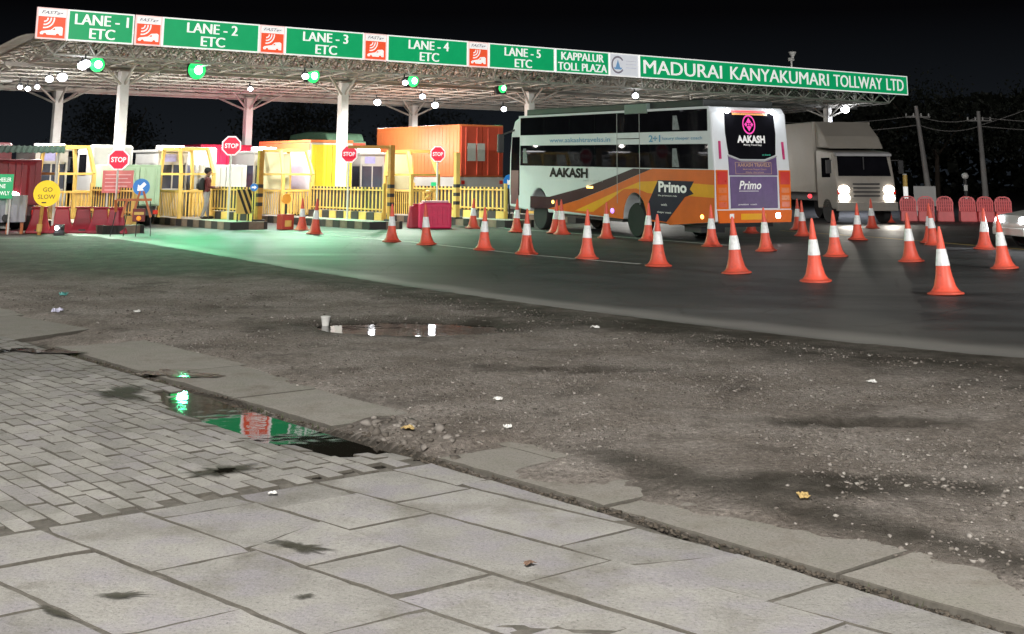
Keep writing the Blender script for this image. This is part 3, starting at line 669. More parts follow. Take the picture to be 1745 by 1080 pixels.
LN = [(1.03, 3.24), (4.22, 7.80), (8.81, 12.08), (13.11, 16.85), (17.88, 21.30)]
FT = [(.05, 1.02), (3.28, 4.20), (7.82, 8.80), (12.10, 13.09), (16.87, 17.86)]
near_txt = ['at the far left end of the sign row', 'second from the left, before LANE - 2', 'middle one of five, before LANE - 3', 'fourth from the left, before LANE - 4', 'rightmost, before LANE - 5']
for k, (a, b) in enumerate(LN):
    t, w = board(a, b, 'lane_sign', ('leftmost', 'second', 'third', 'fourth', 'fifth')[k] + ' green lane board from the left, reading LANE - %d ETC' % (k + 1), m_green, m_swhite, 'green lane boards on the canopy')
    q = min(w * .80, 1.85)
    words(t, m_swhite, ('LANE - %d' % (k + 1), .02, .21, q, .34, .012), ('ETC', .05, -.23, q * .47, .34, .012))
for k, (a, b) in enumerate(FT):
    t, w = board(a, b, 'tag_sign', 'red and white electronic tag board ' + near_txt[k], m_sred, m_spink, 'electronic tag boards on the canopy')
    MB().box(-w / 2 + .045, w / 2 - .045, -.006, .0, .22, .455).build('header_strip', m_swhite, t)
    mb = MB(); text(mb, 'FASTag', (0, -.010, .335), LX, EZ, w * .74, .15, .02, .35); mb.build('lettering', m_sgrey, t, fix=False)
    mb = MB(); P = lambda x, z: (x, -.006, z)
    for r0 in (.09, .19, .29): arc(mb, -.24, .17, r0, r0 + .045, R(-95), R(5), P, 8)
    mb.build('wave_icon', m_swhite, t)
    mb = MB(); mb.poly([P(x, z) for x, z in ((-.34, -.36), (.36, -.36), (.36, -.12), (.30, -.08), (.10, -.10), (-.02, -.20), (-.30, -.25), (-.36, -.30))])
    mb.build('car_icon', m_swhite, t)
    mb = MB()
    for x in (-.2, .2): mb.poly([(x + .055 * math.cos(q), -.009, -.36 + .055 * math.sin(q)) for q in np.linspace(0, 6.28, 12, endpoint=False)])
    mb.poly([(x, -.009, z) for x, z in ((.02, -.20), (.11, -.135), (.13, -.20))]); mb.build('wheel_icon', m_sred, t)
t, w = board(21.34, 24.33, 'plaza_sign', 'green board reading KAPPALUR TOLL PLAZA', m_green, m_swhite, None)
words(t, m_swhite, ('KAPPALUR', 0, .21, 2.35, .33, .012), ('TOLL PLAZA', 0, -.22, 2.7, .33, .012))
t, w = board(24.35, 26.08, 'emblem_board', 'pale grey emblem board beside the KAPPALUR board', m_spale, m_swhite, None)
mb = MB(); P = lambda x, z: (x, -.006, z); arc(mb, -.38, 0, .30, .38, R(35), R(325), P, 22); mb.build('ring_emblem', m_sgrey, t)
mb = MB(); mb.poly([P(-.38, .22), P(-.54, -.18), P(-.22, -.18)]).poly([(-.64, -.007, -.12), (-.12, -.007, -.12), (-.20, -.007, -.2), (-.56, -.007, -.2)]); mb.build('peak_emblem', m_sblue, t)
mb = MB()
for z in (.17, .03, -.12): mb.poly([P(.08, z), P(.70, z), P(.70, z + .025), P(.08, z + .025)])
mb.build('fine_print', mat('sign_print_faint', (.42, .42, .44), .5, emit=SE), t)
t, w = board(26.10, 45.47, 'operator_sign', 'long green board reading MADURAI KANYAKUMARI TOLLWAY LTD', m_green, m_swhite, None)
words(t, m_swhite, ('MADURAI', -6.95, 0, 4.95, .60, .0), ('KANYAKUMARI', -.35, 0, 7.1, .60, .0), ('TOLLWAY', 5.55, 0, 3.9, .60, .0), ('LTD', 8.6, 0, 1.45, .60, .0))
t = thing('speaker_horn', 'small pale loudspeaker on top of the long green board', 'loudspeaker', SO(36.3, 0, 7.0), SROT)
MB().tube((0, 0, 0), (0, 0, .35), .04, 8).build('stand', m_white, t); MB().lathe([(.06, 0), (.08, .1), (.20, .32), (.19, .33)], 14).build('horn', m_white, t, loc=(.05, -.05, .42), smooth=50); MB().box(-.12, .12, -.1, .1, .3, .46).build('driver_box', m_white, t, bevel=.02)

# ------------------------------------------------------------------ lamps under the canopy
m_lamp = mat('lamp_white', (.9, .9, .95), .3, 0, 1, emit=26, ecol=(.92, .94, 1.0)); m_ghalo = mat('lamp_green_halo', (.1, .9, .3), .3, 0, 1, emit=1.25, ecol=(.0, .78, .13)); m_gcore = mat('lamp_green_core', (.6, 1, .8), .3, 0, 1, emit=20, ecol=(.55, 1, .72))
def lamp_light(name, loc, parent, energy, col, kind='SPOT', size=R(160), blend=.6, rad=.12, rot=None):
    d = bpy.data.lights.new(name, kind); d.energy = energy; d.color = col; d.shadow_soft_size = rad
    if kind == 'SPOT': d.spot_size = size; d.spot_blend = blend
    o = bpy.data.objects.new(name, d); C.objects.link(o); o.parent = parent; o.location = loc
    if rot: o.rotation_euler = rot
    return o
FL = [(2.6, 6.4, .11, 'white floodlight in the left pair low under the canopy, the left lamp of the two'), (2.69, 5.25, .14, 'white floodlight beside the left rear column top'), (1.97, 1.02, .13, 'white floodlight left of the LANE - 1 green signal'), (1.8, .2, .12, 'elongated white floodlight touching the LANE - 1 green signal'),
      (9.91, .39, .10, 'small white floodlight left of the LANE - 3 green signal'), (17.95, 8.56, .13, 'white floodlight at the rear edge right of the white column above the middle stop sign'), (14.51, .85, .09, 'small white floodlight just below the LANE - 4 green signal'), (18.49, 5.68, .10, 'white floodlight right of the rear column above the orange container'),
      (21.29, 8.85, .13, 'white floodlight at the rear edge above the orange container truck'), (25.37, 8.9, .11, 'white floodlight at the rear edge left of the column beside the bus front'), (26.9, 1.11, .12, 'white floodlight above the roof hatch of the bus'), (43.47, 2.54, .20, 'bright bluish floodlight at the right end of the canopy above the cream lorry'),
      (2.0, 7.85, .07, 'tiny white lamp at the far left rear edge, first of three'), (2.51, 8.6, .08, 'tiny white lamp at the far left rear edge, middle one of three'), (2.44, 7.25, .07, 'tiny white lamp at the far left rear edge, last of three'), (10.45, 6.0, .08, 'dim white lamp by the column above the second toll booth')]
FZ = [5.2, 5.2, 5.3, 5.3, 5.3, 5.0, 5.3, 5.15, 5.0, 4.95, 5.3, 5.3, 4.95, 4.95, 4.95, 5.15]
PW = {0: 1500, 1: 2600, 2: 1500, 3: 1500, 5: 2600, 7: 2200, 8: 2600, 9: 2000, 10: 2600, 11: 2400, 15: 2600, 4: 3400, 6: 3400}
for k, (s_, o_, r_, lb) in enumerate(FL):
    t = thing('floodlight', lb, 'floodlight', SO(s_, o_, FZ[k]), SROT, 'floodlights under the canopy')
    MB().box(-r_ * 1.1, r_ * 1.1, -r_ * .3, r_ * .8, .06, .16).build('housing', m_dark, t, bevel=.01)
    MB().bar((0, .05, .16), (0, .05, .34), .04, .04).build('bracket', m_dark, t)
    MB().sphere((0, -.02, .0), r_ * 1.25, 14, 8, (1, .8, .8)).build('lens', m_lamp, t, smooth=60)
    if k in PW: lamp_light('flood_beam', (0, -.02, -.22), t, PW[k] * .46, (1, .96, .90) if k < 11 else (.82, .86, 1), rad=.12, size=R(165))
for k, (s_, o_) in enumerate([(2.75, 1.91), (6.39, 1.99), (10.9, 1.68), (15.26, 1.48), (20.59, 2.68)]):
    t = thing('lane_signal', ('leftmost green lane signal, beside two white floodlights', 'largest glowing green lane signal, second from the left', 'middle green lane signal of five, with a small white lamp at its left', 'fourth green lane signal from the left', 'smallest green lane signal, under the fifth lane board')[k], 'signal lamp', SO(s_, o_, 5.45), SROT, 'green lane signals')
    R0 = [.19, .24, .20, .18, .15][k]
    MB().box(-.26, .26, .03, .2, -.26, .3).build('housing', m_dark, t, bevel=.02)
    MB().bar((0, .1, .3), (0, .1, .5), .06, .06).build('bracket', m_dark, t)
    MB().lathe([(R0 * 1.45, 0), (R0 * 1.45, .12), (R0 * 1.4, .12), (R0 * 1.4, 0)], 20, (0, -.06, 0), 'y').build('visor', m_dark, t)
    MB().sphere((0, -.06, 0), R0 * 1.4, 18, 8, (1, .3, 1)).build('lens', m_ghalo, t, smooth=60)  # lens enlarged, its green rim stands in for the halo
    MB().sphere((.02, -.13, -.01), R0 * .66, 14, 8, (1, .4, 1)).build('lamp_core', m_gcore, t, smooth=60)
    lamp_light('green_beam', (0, -.35, 0), t, [1500, 2200, 2100, 650, 150][k], (.07, 1, .40), rad=.15, size=R(105), blend=1, rot=(R(-40), 0, 0))

# ------------------------------------------------------------------ islands, booths, cages, railings
m_yel = mat('yellow_paint', (.74, .50, .13), .5, .1, 4, dirt=(.45, .30, .08, .5)); m_isl = mat('island_concrete', (.36, .34, .31), .8, .2, 3, bump=.004)
m_kblk = mat('kerb_black', (.035, .032, .03), .7, .25, 6); m_kpal = mat('kerb_yellow_shaded', (.20, .15, .11), .75, .25, 5)  # yellow kerb paint darkened, with the shade of the island sides in it
m_booth = mat('booth_white', (.46, .46, .45), .5, .06, 3); m_glass = mat('booth_glass', (.05, .06, .09), .12, .2, 2)
m_lil = mat('booth_screen', (.30, .30, .55), .4, .2, 3, emit=.35)
m_black = mat('black_paint', (.02, .02, .02), .5, .1, 4); m_orange = mat('orange_paint', (.60, .20, .03), .5, .12, 5)
ISL = [(1.95, 3.25, -2.0), (6.4, 7.75, -1.4), (10.4, 11.7, -3.6), (15.0, 16.3, -5.0), (19.9, 21.2, -3.0), (30.3, 31.6, -2.0)]
for k, (s0, s1, o0) in enumerate(ISL):
    t = tag(MB().prz([(s0 + .12, o0 + .1), (s1 - .12, o0 + .1), (s1 - .12, 16), (s0 + .12, 16)], 0, .249).build('traffic_island', m_isl, None, SO(0, 0), SROT), kind='structure')
    o = o0; i = 0; bl = [MB().box(0, .118, .006, .494, 0, .25).mesh('kerb_block', m) for m in (m_kblk, m_kpal)]
    while o < 13:
        for x in (s0, s1 - .118): link('kerb_block', bl[i % 2], t, (x, o, 0))
        o += .5; i += 1
    for i in range(2): link('kerb_block', MB().box(0, (s1 - s0 - .25) / 2 - .006, 0, .098, 0, .25).mesh('kerb_block', (m_kblk, m_kpal)[i]), t, (s0 + .122 + i * (s1 - s0 - .25) / 2, o0 - .002, 0))
booth_lab = ['white toll booth inside the leftmost yellow cage', 'white toll booth with lilac screen behind the person', 'white toll booth in the cage left of the yellow truck', 'white toll booth left of the orange container, blue shape beside its window', 'white toll booth hidden behind the bus front', 'white toll booth hidden behind the cream lorry']
cage_lab = ['yellow tube cage left of the first stop sign', 'yellow tube cage just left of the standing person', 'yellow tube cage left of the yellow truck', 'tall yellow gantry cage left of the orange container']
def booth(k, sc, o0):
    w, d, h = 1.15, 2.3, 2.35; t = thing('toll_booth', booth_lab[k], 'toll booth', SO(sc, o0, .25), SROT, 'toll booths on the islands')
    MB().box(-w / 2, w / 2, 0, d, 0, .95).build('wall', m_booth, t); MB().box(-w / 2 - .1, w / 2 + .1, -.1, d + .1, h, h + .10).build('roof', m_booth, t, bevel=.02)
    MB().box(-w / 2, w / 2, 0, d, 1.95, h - .002).build('head_panel', m_booth, t)
    for x, y in ((-w / 2, 0), (w / 2 - .07, 0), (-w / 2, d - .07), (w / 2 - .07, d - .07), (w / 2 - .07, d / 2)): MB().box(x, x + .07, y, y + .07, .952, 1.948).build('corner_post', m_booth, t)
    def win(x0, x1, y0, y1):
        f = MB()
        if x1 - x0 > .1: f.bar((x0, y0, .99), (x1, y0, .99), .05, .06).bar((x0, y0, 1.92), (x1, y0, 1.92), .05, .06).bar(((x0 + x1) / 2, y0, 1.02), ((x0 + x1) / 2, y0, 1.89), .05, .05)
        else: f.bar((x0, y0, .99), (x0, y1, .99), .05, .06).bar((x0, y0, 1.92), (x0, y1, 1.92), .05, .06).bar((x0, (y0 + y1) / 2, 1.02), (x0, (y0 + y1) / 2, 1.89), .05, .05)
        f = f.build('window', m_booth, t)
        p = MB().box(min(x0, x1) - (.008 if x1 - x0 < .1 else 0), max(x0, x1) + (.008 if x1 - x0 < .1 else 0), y0 - (.008 if x1 - x0 > .1 else 0), y1 + (.008 if x1 - x0 > .1 else 0), 1.0, 1.91); p.build('pane', m_glass, f)
    win(-w / 2 + .1, w / 2 - .1, .035, .035); win(w / 2 - .035, w / 2 - .035, .1, d / 2 - .04); win(w / 2 - .035, w / 2 - .035, d / 2 + .1, d - .1); win(-w / 2 + .035, -w / 2 + .035, .1, d - .1)
    MB().box(-.38, .12, -.006, .0, 2.0, 2.28).build('lane_display', m_lil, t); MB().box(-.3, .35, -.16, -.01, .9, .95).build('counter', m_booth, t)
    MB().box(w / 2, w / 2 + .02, .25, .95, 1.35, 1.85).build('monitor', m_lil, t); MB().tube((-.5, .3, h + .22), (.5, .3, h + .22), .022, 8).build('fill_tube', m_lamp, t); MB().box(-.55, .55, .33, .4, h + .102, h + .26).build('fill_batten', m_booth, t); lamp_light('fill_light', (0, .05, h + .5), t, 300, (1, .94, .86), 'POINT', rad=.08)  # tube lamp added on each booth roof to brighten the truss above
    return t
def cage(k, sc, o0, solid=False):
    t = thing('booth_cage', cage_lab[k], 'cage', SO(sc, o0, .25), SROT, 'yellow cages in front of the booths'); w = 1.25; d = 1.9; h = 2.42; q = .11
    for y, yt in ((0, .42), (d, d)):
        for x in (-w / 2, w / 2): MB().bar((x, y, 0), (x, y, 1.55), q, q).build('post', m_yel, t); MB().bar((x, y, 1.55), (x * .86, yt, h), q, q).build('sloping_post', m_yel, t)
        MB().bar((-w / 2 * .86, yt, h + .03), (w / 2 * .86, yt, h + .03), q, q).build('top_beam', m_yel, t)
    for x in (-w / 2, w / 2):
        MB().bar((x * .86, .42, h + .034), (x * .86, d, h + .034), q * .9, q * .9).build('top_beam', m_yel, t)
        MB().bar((x, .05, 1.55), (x, d - .05, 1.55), q * .7, q * .7).build('mid_rail', m_yel, t); MB().bar((x, .05, .95), (x, d - .05, .95), q * .7, q * .7).build('mid_rail', m_yel, t)
    MB().bar((-w / 2 + .05, 0, 1.55), (w / 2 - .05, 0, 1.55), q * .7, q * .7).build('mid_rail', m_yel, t); MB().bar((-w / 2 + .05, 0, .95), (w / 2 - .05, 0, .95), q * .7, q * .7).build('mid_rail', m_yel, t)
    pk = MB().box(-.022, .022, -.012, .012, .06, .92).mesh('picket', m_yel)
    for i in range(9): link('picket', pk, t, (-w / 2 + .11 + i * (w - .22) / 8, 0, 0))
    for i in range(12):
        o = link('picket', pk, t, (w / 2, .14 + i * (d - .28) / 11, 0), R(90)); o = link('picket', pk, t, (-w / 2, .14 + i * (d - .28) / 11, 0), R(90))
    if solid: MB().box(-w / 2 + .05, w / 2 - .05, d - .09, d - .05, 1.0, 2.35).build('back_board', mat('board_pale', (.50, .48, .30), .5, .05), t)
    return t
SC = [2.6, 7.05, 11.05, 15.65, 20.5, 31.0]
for k in range(6): booth(k, SC[k], [5.4, 5.2, 5.4, 5.0, 5.2, 4.5][k])  # last two booths are unseen, added to hold lamps for the truss
cage(0, 2.55, 2.6); cage(1, 7.05, 2.9); cage(2, 11.0, 2.7, True); cage(3, 15.55, .9, True)
rail_lab = ['yellow and black picket railing behind the dark red barriers', 'yellow and black picket railing right of the standing person', 'yellow and black picket railing on the island left of the yellow gantry post', 'yellow and black picket railing in front of the orange container', 'low railing on the island beside the bus front wheel']
def railing(k, s, o0, o1, z0=.25):
    L = o1 - o0; t = thing('picket_railing', rail_lab[k], 'railing', SO(s, o0, z0), SROT, 'picket railings along the islands')
    n = int(L / .5); bl = [MB().box(-.09, .09, .005, .495, 0, .26).mesh('base_block', m) for m in (m_yel, m_kblk)]
    for i in range(n): link('base_block', bl[i % 2], t, (0, i * L / n, 0))
    for z in (.36, 1.02): MB().bar((0, 0, z), (0, L, z), .04, .05).build('rail', m_yel, t)
    m = int(L / .235); pk = [MB().box(-.018, .018, -.05, .05, .28, 1.12).mesh('picket', q) for q in (m_yel, m_kblk)]
    m = 2 * (L > 0) * int(L / .25) // 1
    for i in range(m): link('picket', pk[i % 2], t, (.042 if i % 2 == 0 else .036, .08 + i * (L - .16) / (m - 1), 0))
    for y in (.02, L - .02): MB().box(-.05, .05, y - .05, y + .05, 0, 1.25).build('post', m_yel, t)
railing(0, 3.05, -1.6, 2.4); railing(1, 7.55, -.9, 2.7); railing(2, 11.5, -2.7, 2.6); railing(3, 16.1, -3.6, 2.6); railing(4, 21.0, -2.5, 1.8)

# stop signs
m_stop = mat('stop_red', (.66, .012, .05), .4, .05, 3, emit=.75); m_stopw = mat('stop_white', (.85, .75, .78), .4, .04, 3, emit=.75)  # reflective faces, the returned light put in as emission
def stop(s, o, z, lab, r=.36, post=m_white, rz=SROT):
    t = thing('stop_sign', lab, 'stop sign', SO(s, o, .25), rz - R(14), 'octagonal red stop signs')
    MB().tube((0, .03, 0), (0, .03, z - .1), .035, 8).build('post', post, t)
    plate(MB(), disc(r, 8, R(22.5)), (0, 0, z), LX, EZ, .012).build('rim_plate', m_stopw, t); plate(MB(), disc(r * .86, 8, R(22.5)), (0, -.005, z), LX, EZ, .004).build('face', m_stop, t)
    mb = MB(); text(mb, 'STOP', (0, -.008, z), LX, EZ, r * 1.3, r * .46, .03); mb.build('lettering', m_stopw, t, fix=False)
stop(2.92, -.3, 2.0, 'red stop sign above the pink board, nearest the left edge', .36); stop(7.2, .5, 2.52, 'highest red stop sign, left of the column behind the person'); stop(11.1, -.9, 2.27, 'red stop sign in front of the white column by the yellow truck', .33); stop(14.45, -1.6, 2.30, 'red stop sign half hidden by a yellow post before the orange container', .31)
# pink information board under the first stop sign
t = thing('lane_board', 'pinkish red board with thin text lines below the first stop sign', 'board', SO(3.0, -.15, .25), SROT - R(14))
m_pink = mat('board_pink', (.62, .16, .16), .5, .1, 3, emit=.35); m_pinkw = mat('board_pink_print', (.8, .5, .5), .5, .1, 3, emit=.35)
MB().box(-.48, .48, .0, .04, .95, 1.66).build('panel', m_pink, t); MB().tube((-.3, .06, 0), (-.3, .06, 1.3), .03, 8).build('post', m_white, t); MB().tube((.3, .06, 0), (.3, .06, 1.3), .03, 8).build('post', m_white, t)
mb = MB()
for i in range(5): mb.box(-.40, .40 - .1 * (i % 2), -.004, 0, 1.03 + i * .12, 1.055 + i * .12)
mb.build('print_lines', m_pinkw, t)
# gate posts at the island noses
def gate_post(s, o, h, lab, col, arm=0):
    t = thing('gate_post', lab, 'gate post', SO(s, o, .25), SROT, 'tall posts at the island noses')
    MB().box(-.085, .085, -.085, .085, .0, h).build('post', col, t)
    MB().box(-.16, .16, -.16, .16, 0, .06).build('foot_plate', m_dark, t)
    for i in range(3): MB().box(-.09, .09, -.09, .09, .5 + i * .3, .62 + i * .3).build('band', m_dark, t)
    if arm: MB().bar((0, 0, h - .06), (-arm * .62, arm * .78, h - .06), .1, .1).build('cross_arm', col, t)
m_opost = mat('post_ochre', (.55, .28, .05), .5, .15, 5, dirt=(.2, .08, .04, .6))
gate_post(7.6, -1.0, 2.35, 'ochre gate post at the nose of the island right of the person', m_opost); gate_post(11.45, -3.2, 2.55, 'tall ochre gate post with a top beam left of the orange container', m_opost, 1.6); gate_post(14.62, -2.6, 2.35, 'yellow post crossing the stop sign before the orange container', m_yel)
# striped board and lamp box beside the first gate post
t = thing('hazard_board', 'black and yellow diagonal hazard board left of the ochre post', 'hazard board', SO(7.1, -.9, .25), SROT)
MB().box(-.28, .28, 0, .03, .25, 1.05).build('panel', m_yel, t); MB().box(-.22, -.18, .03, .07, 0, 1.0).build('post', m_dark, t); MB().box(.18, .22, .03, .07, 0, 1.0).build('post', m_dark, t)
for i in range(4):
    a = -.28 + i * .19
    pl = clip(clip([(a, 1.05), (a + .1, 1.05), (a + .45, .25), (a + .35, .25)], 1, 0, .28), -1, 0, .28)
    if len(pl) > 2: MB().pry(pl, -.004, 0).build('stripe', m_black, t)
t = thing('signal_box', 'red box with an orange warning lamp at the nose of the second island', 'warning lamp', SO(8.15, -1.9, 0), SROT)
MB().box(-.22, .22, -.2, .2, 0, .5).build('red_box', mat('box_red', (.50, .06, .04), .5, .15), t, bevel=.02); MB().tube((0, 0, .5), (0, 0, .85), .04, 8).build('stem', m_dark, t)
MB().lathe([(.02, 0), (.17, .02), (.17, .10), (.02, .12)], 18, (0, -.06, 1.0), 'y').build('lamp_head', mat('lamp_amber', (.7, .30, .04), .3, .1, emit=.5), t, smooth=40); MB().box(-.12, .12, -.21, -.2, .1, .3).build('yellow_label', m_yel, t)
t = thing('warning_light', 'yellow post with stacked rings left of the magenta barrier', 'warning light', SO(13.0, -3.2, 0), SROT)
MB().tube((0, 0, 0), (0, 0, 1.3), .05, 10).build('post', m_yel, t); 
for i in range(4): MB().lathe([(.05, 0), (.12, .03), (.12, .10), (.05, .13)], 14, (0, 0, .55 + i * .2)).build('ring', m_yel, t, smooth=40)
MB().box(-.25, .25, -.2, .2, 0, .4).build('red_base', mat('base_red', (.42, .05, .04), .5, .15), t, bevel=.02)
# blue keep-left discs
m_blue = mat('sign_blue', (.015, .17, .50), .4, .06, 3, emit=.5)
def blue_disc(t, c, r, ang, ex=LX):
    pl = plate(MB(), disc(r, 24), c, ex, EZ, .012).build('disc', m_blue, t); n = Vector(ex).cross(EZ); c2 = Vector(c) + n * .004
    a = [(-.62, .0), (-.05, .5), (-.05, .2), (.62, .2), (.62, -.2), (-.05, -.2), (-.05, -.5)]
    ca, sa = math.cos(ang), math.sin(ang); a = [((x * ca - y * sa) * r, (x * sa + y * ca) * r) for x, y in a]
    plate(MB(), a, c2, ex, EZ, .003).build('arrow', m_swhite, t); return pl
t = thing('direction_sign', 'blue round arrow sign on the white wall left of the bus door', 'road sign', SO(18.1, -1.2, 0), SROT - R(14)); blue_disc(t, (0, 0, 1.55), .27, R(45)); MB().tube((0, .04, 0), (0, .04, 1.5), .03, 8).build('post', m_dark, t)
t = thing('arrow_barricade', 'orange stand with a blue round arrow sign and thin black legs at left', 'barricade', (-11.15, 38.3, 0), R(16))
blue_disc(t, (.18, 0, 1.42), .245, R(45))
for x, y in ((-.62, .1), (-.25, .12), (.1, -.05), (.52, -.05)): MB().tube((x * .8 + .05, .04, 1.0), (x, y, 0), .014, 6).build('leg', m_dark, t)
m_or = mat('barricade_orange', (.55, .16, .05), .5, .2, 5); 
MB().bar((-.5, .05, 1.05), (.5, .05, 1.05), .06, .07).build('top_bar', m_or, t); MB().bar((-.2, .02, 1.05), (-.32, .0, .55), .06, .06).build('brace', m_or, t); MB().bar((.15, .02, 1.3), (-.02, .0, .55), .06, .06).build('brace', m_or, t); MB().bar((.25, .02, 1.3), (.5, .0, .55), .06, .06).build('brace', m_or, t); MB().bar((-.52, .05, 1.05), (-.5, .02, .7), .06, .06).build('brace', m_or, t)
MB().box(-.02, .34, -.03, .1, .42, .80).build('lamp_box', mat('box_maroon', (.20, .03, .03), .5, .2), t, bevel=.02); MB().sphere((.16, -.05, .52), .07, 10, 6).build('amber_lamp', mat('amber_glow', (.8, .3, .03), .4, emit=.8), t, smooth=60); MB().box(.02, .3, -.04, -.03, .62, .7).build('yellow_band', m_yel, t)
t = thing('keep_left_sign', 'small blue arrow disc low on the striped barrier right of the person', 'road sign', SO(7.3, -1.2, .25), SROT - R(14)); blue_disc(t, (0, 0, 1.12), .13, R(180)); MB().tube((0, .03, 0), (0, .03, 1.1), .02, 8).build('post', m_dark, t)

# red plastic barriers at the left
m_dred = mat('barrier_dark_red', (.36, .010, .035), .45, .12, 4, dirt=(.22, .01, .02, .4))
def red_block(x, y, rz, lab, grp='dark red barrier blocks at the left'):
    t = thing('road_barrier', lab, 'barrier', (x, y, 0), rz, grp)
    w, d, h = .72, .46, .80
    mb = MB(); lv = [(0, .37, .24), (.06, .37, .24), (.13, .33, .20), (.30, .27, .15), (.52, .225, .12), (h - .06, .20, .10)]
    for z_, a_, b_ in lv: mb.v += [(-a_, -b_, z_), (a_, -b_, z_), (a_, b_, z_), (-a_, b_, z_)]
    for i in range(len(lv) - 1): mb.f += [(4 * i + j, 4 * i + (j + 1) % 4, 4 * i + 4 + (j + 1) % 4, 4 * i + 4 + j) for j in range(4)]
    mb.f += [(3, 2, 1, 0), tuple(4 * (len(lv) - 1) + j for j in range(4))]; mb.build('block', m_dred, t, bevel=.025, smooth=50)
    MB().box(-.24, .24, -.12, .12, h - .055, h).build('cap', m_dred, t, bevel=.02); MB().box(-.1, .1, -d / 2 - .004, -d / 2 + .05, .05, .12).build('drain_plug', m_dark, t)
for (x, y), lab in zip([(-14.6, 40.2), (-13.95, 40.35), (-13.35, 40.5), (-12.75, 40.3), (-12.2, 40.1)], ['dark red barrier block just right of the grey cabinet', 'dark red barrier block behind the go slow post', 'dark red barrier block right of the go slow post', 'dark red barrier block second from the arrow barricade', 'dark red barrier block nearest the arrow barricade, biggest in view']): red_block(x, y, R(15), lab)

# go slow sign
t = thing('go_slow_sign', 'round yellow GO SLOW sign on a yellow post at left', 'road sign', (-14.0, 39.0, 0), R(18))
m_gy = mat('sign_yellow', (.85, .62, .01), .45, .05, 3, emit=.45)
MB().tube((-.14, .09, 0), (-.08, .09, 1.3), .055, 10).build('post', m_opost, t); MB().tube((-.145, .05, .1), (-.135, .05, .32), .08, 10).build('foot', m_yel, t)
plate(MB(), disc(.385, 26), (0, 0, 1.22), LX, EZ, .012).build('disc', m_gy, t)
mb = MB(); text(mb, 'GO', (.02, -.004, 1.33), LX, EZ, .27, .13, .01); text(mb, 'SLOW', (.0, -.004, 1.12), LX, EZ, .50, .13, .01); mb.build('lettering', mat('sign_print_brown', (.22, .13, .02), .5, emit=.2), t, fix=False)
MB().box(-.13, .0, -.004, 0, .93, .965).build('print_mark', m_black, t)

# two wheeler lane hut at the left edge
t = thing('lane_hut', 'small open hut with a dark green tin roof at the left edge', 'hut', (-16.2, 39.6, 0), R(18))
m_tin = mat('tin_green', (.022, .034, .028), .9, .3, 2, spec=.02)
for i in range(9):
    mb = MB(); v = []
    for k in range(7):
        for y in (0, 1.5): v.append((-2.2 + i * .5 + k * .5 / 6, y - .25, 2.42 + (.03 if k % 2 else 0) + y * .16))
    mb.add(v, [(2 * k, 2 * k + 2, 2 * k + 3, 2 * k + 1) for k in range(6)]); o = mb.build('roof_sheet', m_tin, t); sd = o.modifiers.new('thick', 'SOLIDIFY'); sd.thickness = .006
for x in (-2.0, -.1, 2.1): MB().tube((x, -.1, 0), (x, -.1, 2.4), .04, 8).build('post', m_white, t); MB().tube((x, 1.1, 0), (x, 1.1, 2.58), .04, 8).build('post', m_white, t)
for i in range(4): MB().box(-1.9 + i * .36, -1.60 + i * .36, 1.0, 1.04, 1.3, 2.2).build('back_panel', m_booth, t)
t = thing('lane_notice', 'green notice with white lettering for the two wheeler lane', 'notice', (-15.5, 38.95, 0), R(18))
MB().box(-.85, .45, 0, .05, 1.06, 1.78).build('panel', m_green, t); MB().tube((-.1, .07, 0), (-.1, .07, 1.2), .03, 8).build('post', m_white, t); MB().tube((.4, .07, 0), (.4, .07, 1.2), .03, 8).build('post', m_white, t)
mb = MB(); text(mb, 'TWO WHEELER', (.02, -.004, 1.62), LX, EZ, .74, .12, .01); text(mb, 'LANE', (.08, -.004, 1.43), LX, EZ, .32, .12, .01); text(mb, 'GO SLOWLY', (.02, -.004, 1.22), LX, EZ, .70, .12, .01); mb.build('lettering', m_swhite, t, fix=False)
mb = MB(); mb.poly([(-.55 + .17 * math.cos(q), -.004, 1.28 + .17 * math.sin(q)) for q in np.linspace(0, 6.28, 18, endpoint=False)]); mb.build('wheel_icon', m_swhite, t)
t = thing('control_cabinet', 'grey metal cabinet with a pink and blue poster below the green notice', 'cabinet', (-15.5, 39.3, 0), R(18))
m_cab = mat('cabinet_grey', (.36, .36, .42), .5, .12, 3); MB().box(-1.0, .75, 0, .6, .35, 1.15).build('body', m_cab, t, bevel=.015); MB().box(-.55, -.53, -.012, 0, .36, 1.14).build('door_seam', m_dark, t); MB().box(-1.0, -.30, -.014, -.002, .42, .88).build('poster', mat('poster_pink', (.45, .25, .38), .5, .4, 3), t); MB().box(-1.0, -.34, -.018, -.015, .42, .64).build('poster_band', mat('poster_blue', (.12, .28, .48), .5, .3, 4), t)
for x in (-.9, -.3, .25, .65): MB().box(x - .04, x + .04, .1, .5, 0, .349).build('leg', m_or, t)
MB().tube((.2, -.05, .5), (.2, -.05, 1.08), .045, 8).build('conduit', m_white, t); MB().lathe([(.10, 0), (.12, .03), (.12, .12), (.09, .14)], 14, (.20, -.1, .48), 'y').build('meter', m_dark, t)
t = thing('ground_lamp', 'small dark marker lamp on the ground beside the go slow post', 'marker lamp', (-13.45, 38.75, 0), R(10)); MB().box(-.15, .15, -.1, .1, 0, .1).build('base', m_dark, t, bevel=.02); MB().sphere((-.07, -.08, .22), .06, 10, 6).build('lens', m_lamp, t, smooth=60); MB().sphere((.07, -.08, .22), .06, 10, 6).build('lens', m_dark, t, smooth=60); MB().box(-.13, .13, -.05, .08, .1, .32).build('housing', m_dark, t)
